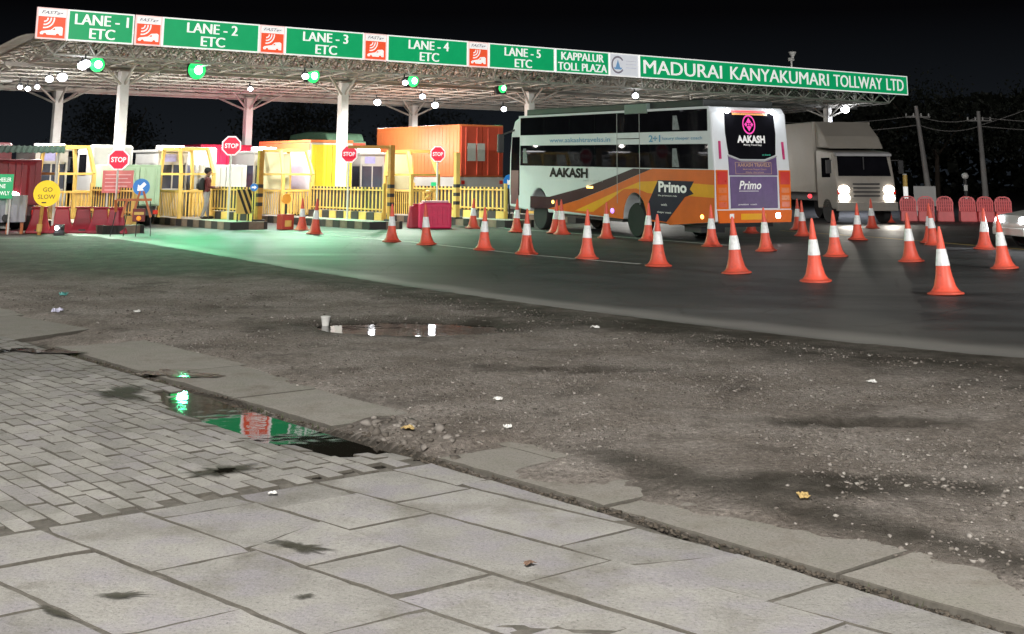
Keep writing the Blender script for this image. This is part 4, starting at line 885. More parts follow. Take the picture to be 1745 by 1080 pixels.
t = thing('rubbish_bag', 'white crumpled bag on the dark soil in front of the grey cabinet', 'litter', (-15.1, 37.6, 0)); MB().sphere((0, 0, .07), .22, 10, 6, (1, .7, .42)).build('bag_body', m_paper, t, smooth=60); MB().tube((0, 0, .12), (.05, 0, .2), .04, 6, .06).build('knot', m_paper, t)
# ------------------------------------------------------------------ sleeper bus
m_bw = mat('bus_white', (.63, .67, .70), .45, .05, 2, dirt=(.45, .45, .43, .35), spec=.2); m_bwin = mat('bus_window', (.006, .006, .008), .02, .3, 2, spec=.02, rvar=.01); m_borg = mat('bus_orange', (.66, .13, .012), .36, .1, 2, spec=.15)
m_byel = mat('bus_yellow', (.74, .36, .008), .36, .1, 2, spec=.15); m_bmar = mat('bus_maroon', (.030, .008, .016), .4, .2, 2, spec=.1); m_bnavy = mat('bus_navy', (.012, .010, .035), .4, .2, 3, spec=.1); m_bpur = mat('bus_purple', (.13, .085, .20), .4, .3, 1.2, spec=.3)
m_roofd = mat('bus_roof_dark', (.018, .022, .022), .6, .3, 3); m_hatch = mat('bus_hatch', (.10, .14, .13), .5, .15, 3); m_tyre = mat('tyre', (.014, .014, .015), .85, .3, 10); m_rim = mat('wheel_rim', (.10, .10, .11), .5, .3, 6, metal=.4)
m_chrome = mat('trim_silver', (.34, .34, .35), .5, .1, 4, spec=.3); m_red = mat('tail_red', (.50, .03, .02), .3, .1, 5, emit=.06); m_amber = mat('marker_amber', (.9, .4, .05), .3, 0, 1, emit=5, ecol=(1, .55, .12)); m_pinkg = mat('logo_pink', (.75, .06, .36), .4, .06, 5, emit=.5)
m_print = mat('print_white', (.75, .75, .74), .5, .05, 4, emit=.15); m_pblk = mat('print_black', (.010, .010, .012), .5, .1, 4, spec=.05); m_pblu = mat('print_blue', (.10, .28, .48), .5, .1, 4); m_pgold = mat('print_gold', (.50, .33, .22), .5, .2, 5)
m_red_led = mat('led_red', (.9, .05, .05), .3, .3, 30, emit=1.6, ecol=(1, .06, .08)); m_white_led = mat('led_white', (1, 1, 1), .3, 0, 1, emit=30, ecol=(.95, .97, 1)); m_violet = mat('marker_violet', (.4, .2, .9), .3, 0, 1, emit=2.2, ecol=(.35, .2, 1))
bus = thing('sleeper_bus', 'tall white and orange double deck sleeper bus seen from its rear left', 'bus', (6.66, 35.5, -.05))
bus.rotation_euler = (0, R(-.8), R(117.4))
AR, AF, RR = 4.0, 9.95, .50
def arch(cx, r): return [(cx + r * math.cos(t), .5 + r * math.sin(t) * 1.25) for t in np.linspace(0, math.pi, 13)]
prof = [(0.02, .62), (.0, .9), (.02, 2.0), (.16, 3.55), (.3, 3.72), (11.3, 3.72), (11.75, 3.55), (12.0, 3.1), (12.1, 2.4), (12.15, 1.2), (12.1, .62)]
prof += [(x, z) for x, z in arch(AF, .62)] + [(x, z) for x, z in arch(AR, .64)] + [(2.4, .50), (2.2, .44)]
MB().pry(prof, -1.3, 1.3).build('body', m_bw, bus, bevel=.05)
MB().box(.6, 11.0, -1.22, 1.22, 3.722, 3.93).build('roof_rack', m_roofd, bus, bevel=.03)
MB().box(3.25, 4.5, .95, 1.335, 3.60, 3.90).build('roof_hatch', m_hatch, bus, bevel=.02)
Y = 1.3
def side(name, pts, m, e=.004, t=.004):
    return MB().pry(pts, Y + e - t, Y + e).build(name, m, bus)
def pane_row(xs, z0, z1):
    for a, b in zip(xs[1:], xs[:-1]): side('side_window', [(a + .012, z0), (b - .012, z0), (b - .012, z1), (a + .012, z1)], m_bwin, .006)
for z0, z1 in ((3.05, 3.65), (2.02, 2.70)): side('window_strip', [(.31, z0), (11.31, z0), (11.31, z1), (.31, z1)], m_pblk, .003)
pane_row([11.3, 9.6, 7.9, 6.3, 4.95, 3.72, 2.0, .34], 3.06, 3.64)
for z0, z1 in ((3.05, 3.65), (2.02, 2.70)): side('window_strip', [(.31, z0), (11.31, z0), (11.31, z1), (.31, z1)], m_pblk, .003)
pane_row([11.3, 9.6, 7.9, 6.3, 4.95, 3.72, 3.15, 1.75, .30], 2.03, 2.69)
MB().box(.2, 11.4, Y, Y + .022, 3.655, 3.72).build('roof_gutter', m_bw, bus)
side('windscreen_side', [(11.36, 1.0), (12.02, 1.0), (12.0, 2.2), (11.92, 3.0), (11.36, 3.0)], m_bwin, .006)
side('front_door', [(11.42, .7), (11.98, .7), (11.98, 1.85), (11.42, 1.85)], mat('door_maroon', (.10, .03, .045), .4, .3, 3), .010)
for x in (3.7, 4.95): side('door_seam', [(x, .95), (x + .025, .95), (x + .025, 3.62), (x, 3.62)], m_chrome, .010)
side('door_seam', [(3.7, 2.86), (4.95, 2.86), (4.95, 2.885), (3.7, 2.885)], m_pblk, .012)
side('livery_maroon', [(10.55, .62), (9.3, .62), (7.3, .98), (5.4, 1.42), (3.9, 1.80), (3.1, 1.985), (4.05, 2.0), (5.2, 1.74), (6.8, 1.40), (9.2, 1.02), (10.55, 1.0)], m_bmar, .003)
orange = [(9.3, .625)] + [(x, z) for x, z in arch(AR, .64)] + [(2.4, .505), (2.2, .447), (.06, .625), (.03, 2.0), (3.05, 2.0), (3.9, 1.795), (5.4, 1.415), (7.3, .975)]
side('livery_orange', orange, m_borg, .004)
side('livery_yellow', [(7.5, .64), (6.4, .64), (5.2, 1.12), (4.6, 1.38), (3.9, 1.42), (3.3, 1.30), (.05, 1.26), (.05, 1.60), (2.6, 1.66), (3.7, 1.62), (5.0, 1.30)], m_byel, .007)
side('advert_panel', [(2.75, 1.68), (.98, 1.68), (1.18, 1.46), (1.0, 1.34), (1.42, 1.24), (2.35, .52), (3.2, .56), (3.25, 1.05)], m_bnavy, .010)
BX, BZ = Vector((-1, 0, 0)), Vector((0, 0, 1))
def btext(rows, m, name='lettering', y=Y + .013):
    mb = MB()
    for s, x0, x1, z, h, bold in rows: text(mb, s, ((x0 + x1) / 2, y, z), BX, BZ, abs(x0 - x1), h, bold)
    return mb.build(name, m, bus, fix=False)
for x_, z0, z1 in ((2.02, 2.06, 2.58), (1.98, 3.1, 3.5), (11.1, 2.1, 2.6)): side('curtain', [(x_ - .34, z0), (x_, z0), (x_ - .02, z1), (x_ - .22, z1)], mat('curtain_grey_%d' % int(x_ * 100), (.20, .22, .23), .8, .4, 9), .009)
btext([('AAKASH', 9.2, 6.7, 1.82, .31, .05)], m_pblk); btext([('www.aakashtravelss.in', 9.2, 5.35, 2.865, .15, .012), ('2+1', 3.2, 2.6, 2.865, .20, .03), ('luxury sleeper coach', 2.5, .55, 2.85, .11, .01)], m_pblu)
btext([('Primo', 2.72, 1.32, 1.50, .31, .035), ('the premium ride', 2.75, 1.8, 1.25, .06, 0), ('with', 2.6, 2.3, 1.0, .07, 0), ('sleeper coach', 2.8, 2.1, .78, .07, 0)], m_print, y=Y + .016)
btext([('travel in comfort', 7.0, 5.8, 1.6, .07, 0)], mat('print_faint', (.40, .44, .46), .5))
for x, z, m in ((8.95, .86, m_amber), (.62, .74, m_amber)): MB().sphere((x, Y + .01, z), .075, 10, 6, (1, .4, .8)).build('side_marker', m, bus, smooth=60)
MB().sphere((5.25, Y + .01, .72), .085, 10, 6, (1.2, .4, .9)).build('side_marker', m_violet, bus, smooth=60)
MB().box(6.4, 6.75, Y, Y + .03, 1.36, 1.42).build('repeater_lamp', m_amber, bus)
# rear
def rear(name, pts, m, e=.004, t=.02):
    """pts (y to the right, z); the tail leans forward above 2 m"""
    lean = lambda z: .02 + (0 if z < 2.0 else (z - 2.0) / 1.55 * .14) - (0 if z > .9 else (.9 - z) * -.0)
    mb = MB(); mb.prism(pts, lambda q, z: (lean(z) - e - .02 + t, -q, z), lambda q, z: (lean(z) - e - .02, -q, z)); return mb.build(name, m, bus)
rear('rear_window', [(-.80, 2.42), (-.42, 2.30), (.42, 2.30), (.80, 2.42), (.86, 3.0), (.84, 3.56), (-.84, 3.56), (-.86, 3.0)], m_bwin, .012, .03)
for a, b in (((-.84, 2.40), (-.43, 2.27)), ((-.43, 2.27), (.43, 2.27)), ((.43, 2.27), (.84, 2.40))): rear('chevron_trim', [(a[0], a[1] - .03), (b[0], b[1] - .03), (b[0], b[1]), (a[0], a[1])], m_chrome, .022, .03)
rear('rear_panel', [(-.82, 1.86), (.82, 1.86), (.82, 2.36), (.42, 2.235), (-.42, 2.235), (-.82, 2.36)], m_bpur, .010, .03)
rear('engine_hatch', [(-.80, .98), (.80, .98), (.80, 1.83), (-.80, 1.83)], m_bpur, .016, .03)
rear('bumper', [(-1.22, .60), (1.22, .60), (1.26, .93), (-1.26, .93)], m_borg, .05, .06); rear('bumper_stripe', [(-.5, .68), (.35, .68), (.35, .84), (-.5, .84)], m_byel, .055, .01)
for s_ in (-1, 1):
    q = lambda a, b: (min(s_ * a, s_ * b), max(s_ * a, s_ * b)); a0, a1 = q(.88, 1.27)
    rear('corner_panel', [(a0, .96), (a1, .96), (a1, 2.0), (a0, 2.0)], m_borg, .010, .03)
    rear('tail_lamp', [(a0 + .03, 1.62), (a1 - .03, 1.62), (a1 - .03, 1.97), (a0 + .03, 1.97)], m_red, .018, .02)
    for z in (1.46, 1.26, 1.08): rear('tail_lamp', [(a0 + .06, z - .07), (a1 - .06, z - .07), (a1 - .06, z + .07), (a0 + .06, z + .07)], mat('tail_amber_%d%d' % (s_, int(z * 100)), (.60, .10 + .1 * random.random(), .04), .3, .1, 5, emit=.05), .018, .02)
    b0, b1 = q(1.06, 1.13); rear('reflector_strip', [(b0, 2.30), (b1, 2.30), (b1 - s_ * .01, 2.78), (b0 - s_ * .01, 2.78)], mat('reflector_pink_%d' % s_, (.5, .04, .16), .3, .1, 5), .010, .02)
    c0, c1 = q(.70, .88); rear('bumper_glare', [(c0, .72), (c0 + .14, .72), (c0 + .14, .84), (c0, .84)], m_white_led if s_ > 0 else m_print, .056, .01)  # headlight glare on the bumper put in as glowing patches, brighter at right
    mb = MB(); mb.sphere((.10, -s_ * .78, 3.60), .075, 12, 8, (.6, 1, .9)); mb.build('roof_lamp', m_white_led, bus, smooth=60)
    lamp_light('roof_lamp_beam', (-.1, -s_ * .78, 3.58), bus, 8, (.95, .97, 1), 'POINT', rad=.06)
rear('led_strip', [(-.62, 3.58), (.62, 3.58), (.62, 3.615), (-.62, 3.615)], m_red_led, .020, .02)
rear('destination_strip', [(-.6, 3.50), (.6, 3.50), (.6, 3.55), (-.6, 3.55)], mat('led_amber', (.8, .3, .1), .3, .6, 40, emit=.5), .020, .02)
RXv = Vector((0, -1, 0))
def rtext(s, c, z, w, h, m, bold=.01, shear=0, off=.03):
    mb = MB(); lean = 0 if z < 2.0 else (z - 2.0) / 1.55 * .14
    ez = Vector((0 if z < 2 else .0903, 0, 1)).normalized(); text(mb, s, (lean - off, -c, z), RXv, ez, w, h, bold, shear); return mb.build('lettering', m, bus, fix=False)
def rpt(q, z, off): return (((0 if z < 2 else (z - 2.0) / 1.55 * .14)) - off, -q, z)
mb = MB()
arc(mb, 0, 0, .225, .27, 0, 2 * math.pi, lambda x, z: rpt(x * .82 - .05, 3.24 + z, .020), 28)
mb.build('logo_ring', m_pinkg, bus)
mb = MB(); P = lambda x, z: rpt(x - .05, 3.24 + z, .020)
for a, b, c_, d in (((0, .19), (.09, .06), (0, .03), (-.09, .06)), ((0, -.19), (.09, -.06), (0, -.03), (-.09, -.06)), ((-.16, 0), (-.1, .06), (-.045, 0), (-.1, -.06)), ((.16, 0), (.1, .06), (.045, 0), (.1, -.06)), ((-.03, 0), (0, .03), (.03, 0), (0, -.03))): mb.poly([P(*a), P(*b), P(*c_), P(*d)])
mb.build('logo_diamonds', m_pinkg, bus)
rtext('AAKASH', -.02, 2.84, .96, .21, m_print, .05); rtext('Making Travel Easy', .02, 2.68, .62, .065, m_print); rtext('Primo', -.15, 1.60, .76, .23, m_print, .02, .25); rtext('-----------------', -.2, 1.44, .66, .015, m_print); rtext('premium  coach', -.25, 1.08, .62, .05, m_print)
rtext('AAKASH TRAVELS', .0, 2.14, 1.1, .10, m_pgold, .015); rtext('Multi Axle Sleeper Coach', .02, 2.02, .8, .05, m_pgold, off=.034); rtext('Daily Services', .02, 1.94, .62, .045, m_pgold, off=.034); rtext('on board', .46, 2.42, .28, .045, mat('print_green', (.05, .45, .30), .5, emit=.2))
for q0, q1, z0, z1 in ((-.62, .62, 2.205, 2.215), (-.62, .62, 1.895, 1.905), (-.62, -.61, 1.905, 2.205), (.61, .62, 1.905, 2.205)): rear('text_frame', [(q0, z0), (q1, z0), (q1, z1), (q0, z1)], m_pgold, .016, .02)
def wheel(parent, x, y, r, w, z=None, name='wheel', sgn=1):
    z = r if z is None else z
    t = MB().lathe([(r * .62, -w / 2), (r * .93, -w / 2), (r, -w * .36), (r, w * .36), (r * .93, w / 2), (r * .62, w / 2)], 28, (x, y, z), 'y').build(name, m_tyre, parent, smooth=40)
    MB().lathe([(.02, w * .28), (r * .3, w * .36), (r * .36, w * .12), (r * .58, w * .2), (r * .63, w * .49)], 24, (x, y, z), 'y').build('rim', m_rim, t, smooth=40) if sgn > 0 else MB().lathe([(.02, -w * .28), (r * .3, -w * .36), (r * .36, -w * .12), (r * .58, -w * .2), (r * .63, -w * .49)], 24, (x, y, z), 'y').build('rim', m_rim, t, smooth=40)
    return t
for sgn in (1, -1):
    wheel(bus, AR, sgn * 1.09, RR, .32, RR + .0, sgn=sgn); wheel(bus, AF, sgn * 1.09, RR, .30, RR - .085, sgn=sgn)
MB().box(.6, 3.2, -1.1, 1.1, .45, .62).box(4.9, 9.0, -1.15, 1.15, .40, .62).build('underframe', m_dark, bus); MB().box(1.1, 1.9, .2, 1.0, .28, .5).build('mud_flap', m_dark, bus)
mr = MB().bar((11.75, 1.28, 3.25), (12.25, 1.62, 3.05), .05, .05).build('mirror_arm', m_dark, bus); MB().box(12.15, 12.28, 1.5, 1.74, 2.45, 3.1).build('mirror', m_dark, mr, bevel=.04)

# ------------------------------------------------------------------ lorries
def lorry(name, label, loc, rz, L, w, zb, zt, m_box, m_end, m_cab, m_low, cab_front=False, emit_head=None):
    """local X forward; the rear of the box is at x=0"""
    t = thing(name, label, 'lorry', loc, rz, None)
    MB().box(0.03, L - .0, -w / 2, w / 2, zb, zt).build('cargo_box', m_box, t, bevel=.03)
    MB().box(.1, L + 1.9, -w / 2 * .8, w / 2 * .8, zb - .32, zb - .01).build('chassis', m_dark, t)
    if m_low is not None:
        for s_ in (-1, 1): MB().box(.15, L - .1, s_ * w / 2 - .02, s_ * w / 2 + .02, zb - .62, zb - .01).build('side_skirt', m_low, t)
        MB().box(-.02, .08, -w / 2, w / 2, zb - .60, zb - .01).build('rear_bumper', m_low, t)
    # doors at the rear
    for s_ in (-1, 1):
        d = MB().box(-.02, .028, min(s_ * .02, s_ * (w / 2 - .06)), max(s_ * .02, s_ * (w / 2 - .06)), zb + .06, zt - .08).build('rear_door', m_end, t)
        for q in (.25, .75): MB().tube((-.035, s_ * w / 2 * q, zb + .1), (-.035, s_ * w / 2 * q, zt - .12), .018, 6).build('lock_rod', m_end, d)
        MB().box(-.03, .03, s_ * (w / 2 - .15) - .08, s_ * (w / 2 - .15) + .08, zb - .28, zb - .14).build('tail_lamp', m_red, t)
    x0 = L + .12; x1 = L + 2.0
    cab = MB().pry([(x0, .55), (x1 - .02, .55), (x1, 1.35), (x1 - .08, 1.75), (x1 - .32, 2.72), (x0 + .15, 2.85), (x0, 2.8)], -w / 2 + .03, w / 2 - .03).build('cab', m_cab, t, bevel=.06)
    def face(z): return x1 - .08 - (z - 1.75) / .97 * .24
    MB().prism([(-w / 2 + .16, 1.80), (w / 2 - .16, 1.80), (w / 2 - .22, 2.60), (-w / 2 + .22, 2.60)], lambda y, z: (face(z) - .02, y, z), lambda y, z: (face(z) + .012, y, z)).build('windscreen', m_bwin, t)
    MB().box(face(2.2) + .03, face(2.2) + .05, -.02, .02, 1.85, 2.55).build('windscreen_divider', m_dark, t)
    MB().prism([(-w / 2 + .1, 2.62), (w / 2 - .1, 2.62), (w / 2 - .1, 2.72), (-w / 2 + .1, 2.72)], lambda y, z: (face(z) + .0, y, z), lambda y, z: (face(z) + .22, y, z - .06)).build('sun_visor', m_chrome, t)
    for s_ in (-1, 1):
        MB().box(x0 + .55, x1 - .55, s_ * (w / 2 - .026) - .008, s_ * (w / 2 - .026) + .008, 1.75, 2.5).build('cab_window', m_bwin, t)
        MB().bar((x1 - .3, s_ * w / 2, 2.4), (x1 - .05, s_ * (w / 2 + .25), 2.4), .03, .03).box(x1 - .08, x1 - .02, s_ * (w / 2 + .25) - .1, s_ * (w / 2 + .25) + .1, 1.9, 2.4).build('mirror', m_dark, t)
        for z in (1.28, .98): 
            h = MB().sphere((x1 + .0, s_ * (w / 2 - .32), z), .19, 12, 8, (.35, 1.2, .85)).build('headlight', emit_head or m_chrome, t, smooth=60)
        MB().box(x1 - .02, x1 + .01, s_ * (w / 2 - .12) - .07, s_ * (w / 2 - .12) + .07, 1.12, 1.25).build('indicator', m_red, t)
    MB().box(x1 - .1, x1 + .08, -w / 2, w / 2, .48, .82).build('front_bumper', m_low or m_cab, t, bevel=.03); 
    for z in (1.05, 1.2, 1.35, 1.5): MB().box(x1 - .02, x1 + .02, -.55, .55, z - .03, z + .03).build('grille_bar', m_dark, t)
    for x in (.8, 1.9, L + 1.05):
        for s_ in (-1, 1): wheel(t, x, s_ * (w / 2 - .17), .48, .28, sgn=s_)
    return t
m_cream = mat('lorry_cream', (.27, .25, .22), .5, .08, 1.5, dirt=(.28, .25, .2, .5)); m_creamc = mat('lorry_cab_cream', (.29, .27, .24), .4, .15, 2, dirt=(.20, .16, .13, .6))
m_head = mat('headlight_glow', (1, .95, .85), .3, 0, 1, emit=40, ecol=(1, .93, .82))
hd = R(10); L_ = 5.6
fx_, fy_ = 13.75, 50.0; fwd = (math.sin(hd), -math.cos(hd))
cl = lorry('cream_lorry', 'cream box lorry with lit headlights facing the camera right of the bus', (fx_ - fwd[0] * (L_ + 2), fy_ - fwd[1] * (L_ + 2), 0), math.atan2(fwd[1], fwd[0]), L_, 2.5, 1.15, 3.95, m_cream, m_cream, m_creamc, None, emit_head=m_head)
MB().pry([(L_ + .0, 2.92), (L_ + 1.3, 2.86), (L_ + .9, 3.35), (L_ + .02, 3.95)], -1.15, 1.15).build('wind_deflector', m_cream, cl, bevel=.05)
for s_ in (-1, 1): MB().box(L_ + .3, L_ + .9, s_ * .7 - .2, s_ * .7 + .2, .55, .8).build('yellow_step', m_yel, cl)
MB().sphere((L_ - .5, -1.27, 1.0), .09, 10, 6).build('side_marker', m_red_led, cl, smooth=60)
for s_ in (-1, 1): lamp_light('head_beam', (L_ + 2.25, s_ * .9, 1.1), cl, 130, (1, .92, .8), size=R(95), blend=.7, rad=.1, rot=(0, R(-84), 0))
m_lor = mat('lorry_orange', (.62, .17, .05), .5, .07, 1.2, dirt=(.50, .14, .05, .4)); m_lred = mat('lorry_red', (.50, .07, .035), .5, .1, 2)
N_ROT = math.atan2(SN[1], SN[0])
ol = lorry('orange_lorry', 'orange container lorry with red rear doors left of the bus', SO(18.5, 1.2), N_ROT, 6.4, 2.2, 1.72, 3.80, m_lor, m_lred, m_creamc, m_booth)
for i in range(24): MB().box(.2 + i * .26, .33 + i * .26, 1.10, 1.108, 1.8, 3.72).build('corrugation', m_lor, ol)
for a, b in ((.10, .50), (.56, .96)):
    MB().box(-.05, -.022, .85 - b * 1.0, .85 - a * 1.0, 2.35, 3.05).build('pale_panel', mat('panel_pale', (.42, .44, .40), .5, .1), ol)
MB().box(1.6, 2.0, 1.122, 1.13, 1.3, 1.5).build('green_plate', m_green, ol)
m_ly = mat('lorry_yellow', (.74, .62, .03), .5, .06, 2)
yl = lorry('yellow_lorry', 'bright yellow rear of a lorry in the fourth lane, left of the white column', SO(13.5, 4.6), N_ROT, 4.6, 1.95, .95, 3.05, m_booth, m_ly, m_booth, m_booth); MB().box(.06, 4.55, .98, 1.0, 2.75, 3.04).build('orange_band', m_lor, yl); MB().box(.02, 4.6, -.975, .975, 3.06, 3.16).build('orange_top', m_lor, yl)
gl = lorry('green_lorry', 'lorry with a green tarpaulin top ahead of the orange container', SO(18.4, 12.0), N_ROT, 4.0, 2.2, 1.2, 3.35, mat('tarp_green', (.10, .22, .14), .8, .25, 3), m_lred, m_creamc, None)
MB().pry([(0, 3.36), (4, 3.36), (3.8, 3.7), (2, 3.82), (.2, 3.7)], -1.0, 1.0).build('tarpaulin', MATS['tarp_green'], gl, bevel=.08)
vg = lorry('pale_green_van', 'pale green small truck waiting behind the blue arrow barricade', SO(4.85, 2.8), N_ROT, 2.6, 1.6, .7, 2.12, mat('van_green', (.30, .42, .28), .5, .1, 2), mat('van_green_end', (.36, .50, .34), .5, .1, 2), m_booth, None)
# white car with glaring lamps in the third lane
def car(name, label, loc, rz, m, L=3.9, w=1.6, h=1.45, heads=None, tails=None, group=None, cat='car'):
    t = thing(name, label, cat, loc, rz, group)
    body = [(0, .35), (.0, .85), (.18, 1.0), (.75, 1.02)] + [(L - 1.05, .96), (L - .2, .82), (L, .62), (L, .32)]
    wx = [.72, L - .8]
    low = []
    for c in reversed(wx): low += [(c + .36 * math.cos(q), .30 + .36 * math.sin(q)) for q in np.linspace(0, math.pi, 9)]
    MB().pry(body + low, -w / 2, w / 2).build('body', m, t, bevel=.05)
    MB().prism([(.62, 1.0), (L - 1.0, .97), (L - 1.75, h), (1.1, h)], lambda x, z: (x, -w / 2 + .08 + (z - 1) * .25, z), lambda x, z: (x, w / 2 - .08 - (z - 1) * .25, z)).build('cabin', m, t, bevel=.04)
    for s_ in (-1, 1):
        for a, b in ((1.05, 1.85), (1.92, L - 1.35)):
            MB().prism([(a - (.15 if a < 1.5 else 0), 1.04), (b + (.2 if a > 1.5 else 0), 1.04), (b - .12, h - .06), (a + .1, h - .06)], lambda x, z: (x, s_ * (w / 2 - .07 - (z - 1) * .25) - .01, z), lambda x, z: (x, s_ * (w / 2 - .07 - (z - 1) * .25) + .01, z)).build('side_window', m_bwin, t)
        MB().box(L * .5, L * .5 + .14, s_ * w / 2 - .012, s_ * w / 2 + .012, .80, .83).build('door_handle', m_chrome, t)
        for x in wx: wheel(t, x, s_ * (w / 2 - .1), .30, .19, sgn=s_)
        MB().sphere((L - .07, s_ * (w / 2 - .25), .70), .12, 12, 8, (.7, 1.4, .8)).build('headlight', heads or m_chrome, t, smooth=60)
        MB().box(-.02, .06, s_ * (w / 2 - .18) - .13, s_ * (w / 2 - .18) + .13, .72, .88).build('tail_lamp', tails or m_red, t)
    MB().prism([(-w / 2 + .18, 0), (w / 2 - .18, 0), (w / 2 - .28, 1), (-w / 2 + .28, 1)], lambda y, k: (L - 1.03 - .72 * k, y, 1.0 + k * (h - 1.06)), lambda y, k: (L - .99 - .72 * k, y, 1.02 + k * (h - 1.06))).build('windscreen', m_bwin, t)
    MB().prism([(-w / 2 + .18, 0), (w / 2 - .18, 0), (w / 2 - .28, 1), (-w / 2 + .28, 1)], lambda y, k: (.62 + .42 * k, y, 1.0 + k * (h - 1.06)), lambda y, k: (.58 + .42 * k, y, 1.03 + k * (h - 1.06))).build('rear_window', m_bwin, t)
    MB().box(L - .08, L + .05, -w / 2 + .05, w / 2 - .05, .32, .52).build('bumper', m, t, bevel=.03); MB().box(-.05, .06, -w / 2 + .05, w / 2 - .05, .35, .55).build('bumper', m, t, bevel=.03)
    return t
m_cw = mat('car_white', (.62, .64, .60), .3, .04, 2, coat=.5); m_tl = mat('red_glow', (1, .03, .03), .3, 0, 1, emit=9, ecol=(1, .03, .06)); m_cred = mat('car_red', (.085, .006, .010), .35, .1, 2)
c1 = lorry('white_van', 'white box van waiting just right of the person', SO(8.75, 4.2), N_ROT, 2.6, 1.75, .75, 2.15, m_cw, m_cw, m_cw, m_cw)
c4 = lorry('red_lorry', 'crimson lit back of a lorry right of the highest stop sign', SO(11.7, 10.6), N_ROT, 3.6, 2.4, .9, 3.05, mat('lorry_crimson', (.42, .012, .05), .5, .15, 2), MATS['lorry_crimson'], MATS['lorry_crimson'], None); lamp_light('red_glow', (-1.1, .2, 2.3), c4, 190, (1, .06, .22), 'POINT', rad=.2)  # red lamp added behind the lorry to light its back crimson
c2 = lorry('red_truck', 'red lit back of a small truck under the green hut roof at left', SO(.2, 1.4), N_ROT, 3.2, 1.7, .8, 2.25, m_cred, m_cred, m_cred, None); lamp_light('red_glow', (-.8, .2, 1.2), c2, 45, (1, .1, .2), 'POINT', rad=.15)  # red lamp added behind the truck to redden this corner
MB().sphere((-.05, .35, 1.5), .11, 10, 6, (.4, 1, 1)).build('white_lamp', m_lamp, c2, smooth=60); MB().sphere((-.05, .05, 1.12), .15, 10, 6, (.4, 1.6, .8)).build('white_lamp', m_lamp, c2, smooth=60)
c3 = car('white_car', 'front of a white car entering at the right edge behind the cones', (17.05, 33.9, 0), R(187), m_cw, 4.3, 1.7, 1.5, heads=m_lamp)
lamp_light('car_beam', (4.45, 0, .7), c3, 160, (.92, .95, 1), size=R(90), blend=.7, rad=.1, rot=(0, R(-84), 0))

# ------------------------------------------------------------------ traffic cones
m_cone = mat('cone_orange_red', (.72, .090, .050), .5, .14, 6, dirt=(.34, .07, .05, .7), dscale=7, rand=.12); m_band = mat('cone_band', (.72, .74, .74), .35, .06, 10, dirt=(.38, .38, .38, .6), dscale=9, emit=.06); m_cbase = mat('cone_base', (.55, .075, .04), .6, .15, 6, dirt=(.2, .06, .05, .6), dscale=5, rand=.06)
cone = thing('traffic_cone', 'x', 'traffic cone', (0, 0, 0), 0, 'orange cones set out in rows across the road')
cr = lambda z: .205 - .160 * z if z > .12 else .205 + (.12 - z) * .55
MB().lathe([(.30, 0), (.31, .012), (.30, .03), (.26, .04), (.245, .055)], 28).build('base', m_cbase, cone, smooth=40)
MB().lathe([(.244, .05), (cr(.08) - .01, .08), (cr(.12) - .02, .13), (cr(.3) - .02, .3), (cr(.44) - .02, .44), (cr(.68) - .02, .68), (cr(.97) - .015, .97), (cr(1.03) - .02, 1.03), (.018, 1.04)], 28).build('cone_body', m_cone, cone, smooth=50)
MB().lathe([(cr(.44) - .019, .435), (cr(.44) - .014, .44), (cr(.69) - .014, .69), (cr(.69) - .019, .695)], 28).build('reflective_band', m_band, cone, smooth=50)
CONES = [((-6.9, 42.9), 'small cone beside the red warning lamp box at an island nose'), ((-6.04, 40.04), 'cone standing alone at the left end of the front row, on green lit asphalt'), ((-3.27, 35.67), 'front row cone below the tall ochre gate post'), ((-2.22, 34.24), 'front row cone just left of the magenta barrier'),
 ((-.66, 31.94), 'front row cone below the white end of the orange lorry'), ((.36, 30.35), 'front row cone just left of the bus front wheel'), ((1.67, 28.73), 'front row cone before the middle of the bus side, between its two wheels'), ((2.98, 26.43), 'front row cone right of the bus rear wheel, covering the navy advert'),
 ((4.24, 24.61), 'front row cone in front of the bus rear left corner'), ((5.3, 22.79), 'large front row cone in front of the gap between bus and cream lorry'), ((6.76, 20.42), 'largest cone, nearest the camera in the front row'),
 ((-1.31, 44.74), 'small cone right of the magenta barrier, below the railing'), ((.17, 41.67), 'cone by the bus front wheel, on the door side'), ((1.39, 40.92), 'slim cone close under the bus side, left one of a touching pair'), ((1.59, 40.53), 'cone close under the bus side, right one of a touching pair'), ((2.78, 38.0), 'back row cone midway between the bus wheels'),
 ((3.82, 36.39), 'cone touching the right edge of the bus rear wheel'), ((5.21, 33.81), 'cone below the bus rear left corner lamp'), ((6.22, 31.8), 'cone below the right end of the bus bumper'), ((7.41, 29.82), 'cone below the left side of the cream lorry cab'), ((8.6, 28.08), 'cone left of the largest cone, before the red barriers'), ((9.83, 26.05), 'large cone at the right edge in front of the white car'),
 ((7.7, 41.74), 'small cone seen under the middle of the bus bumper'), ((9.73, 44.09), 'cone at the cream lorry front, further of two together'), ((8.93, 39.83), 'cone at the cream lorry front, nearer of two together'), ((9.96, 37.4), 'cone standing below the lorry headlight nearest the bus'), ((12.7, 45.74), 'cone standing below the lorry headlight nearest the barriers'), ((11.36, 34.99), 'cone just behind the largest cone'), ((11.55, 35.9), 'cone mostly hidden behind another cone left of the red barriers'), ((11.99, 33.0), 'cone between the largest cone and the white car'), ((15.0, 51.6), 'farthest cone, at the left end of the red barrier row')]
for k, ((x, y), lb) in enumerate(CONES):
    o = cone if k == 0 else copy_tree(cone)
    o.location = (x, y, .004); o['label'] = lb; o.rotation_euler = (R(random.gauss(0, 1.7)), R(random.gauss(0, 1.7)), random.random() * 6.28); q_ = random.uniform(.86, .93); o.scale = (q_, q_, random.uniform(.97, 1.03))
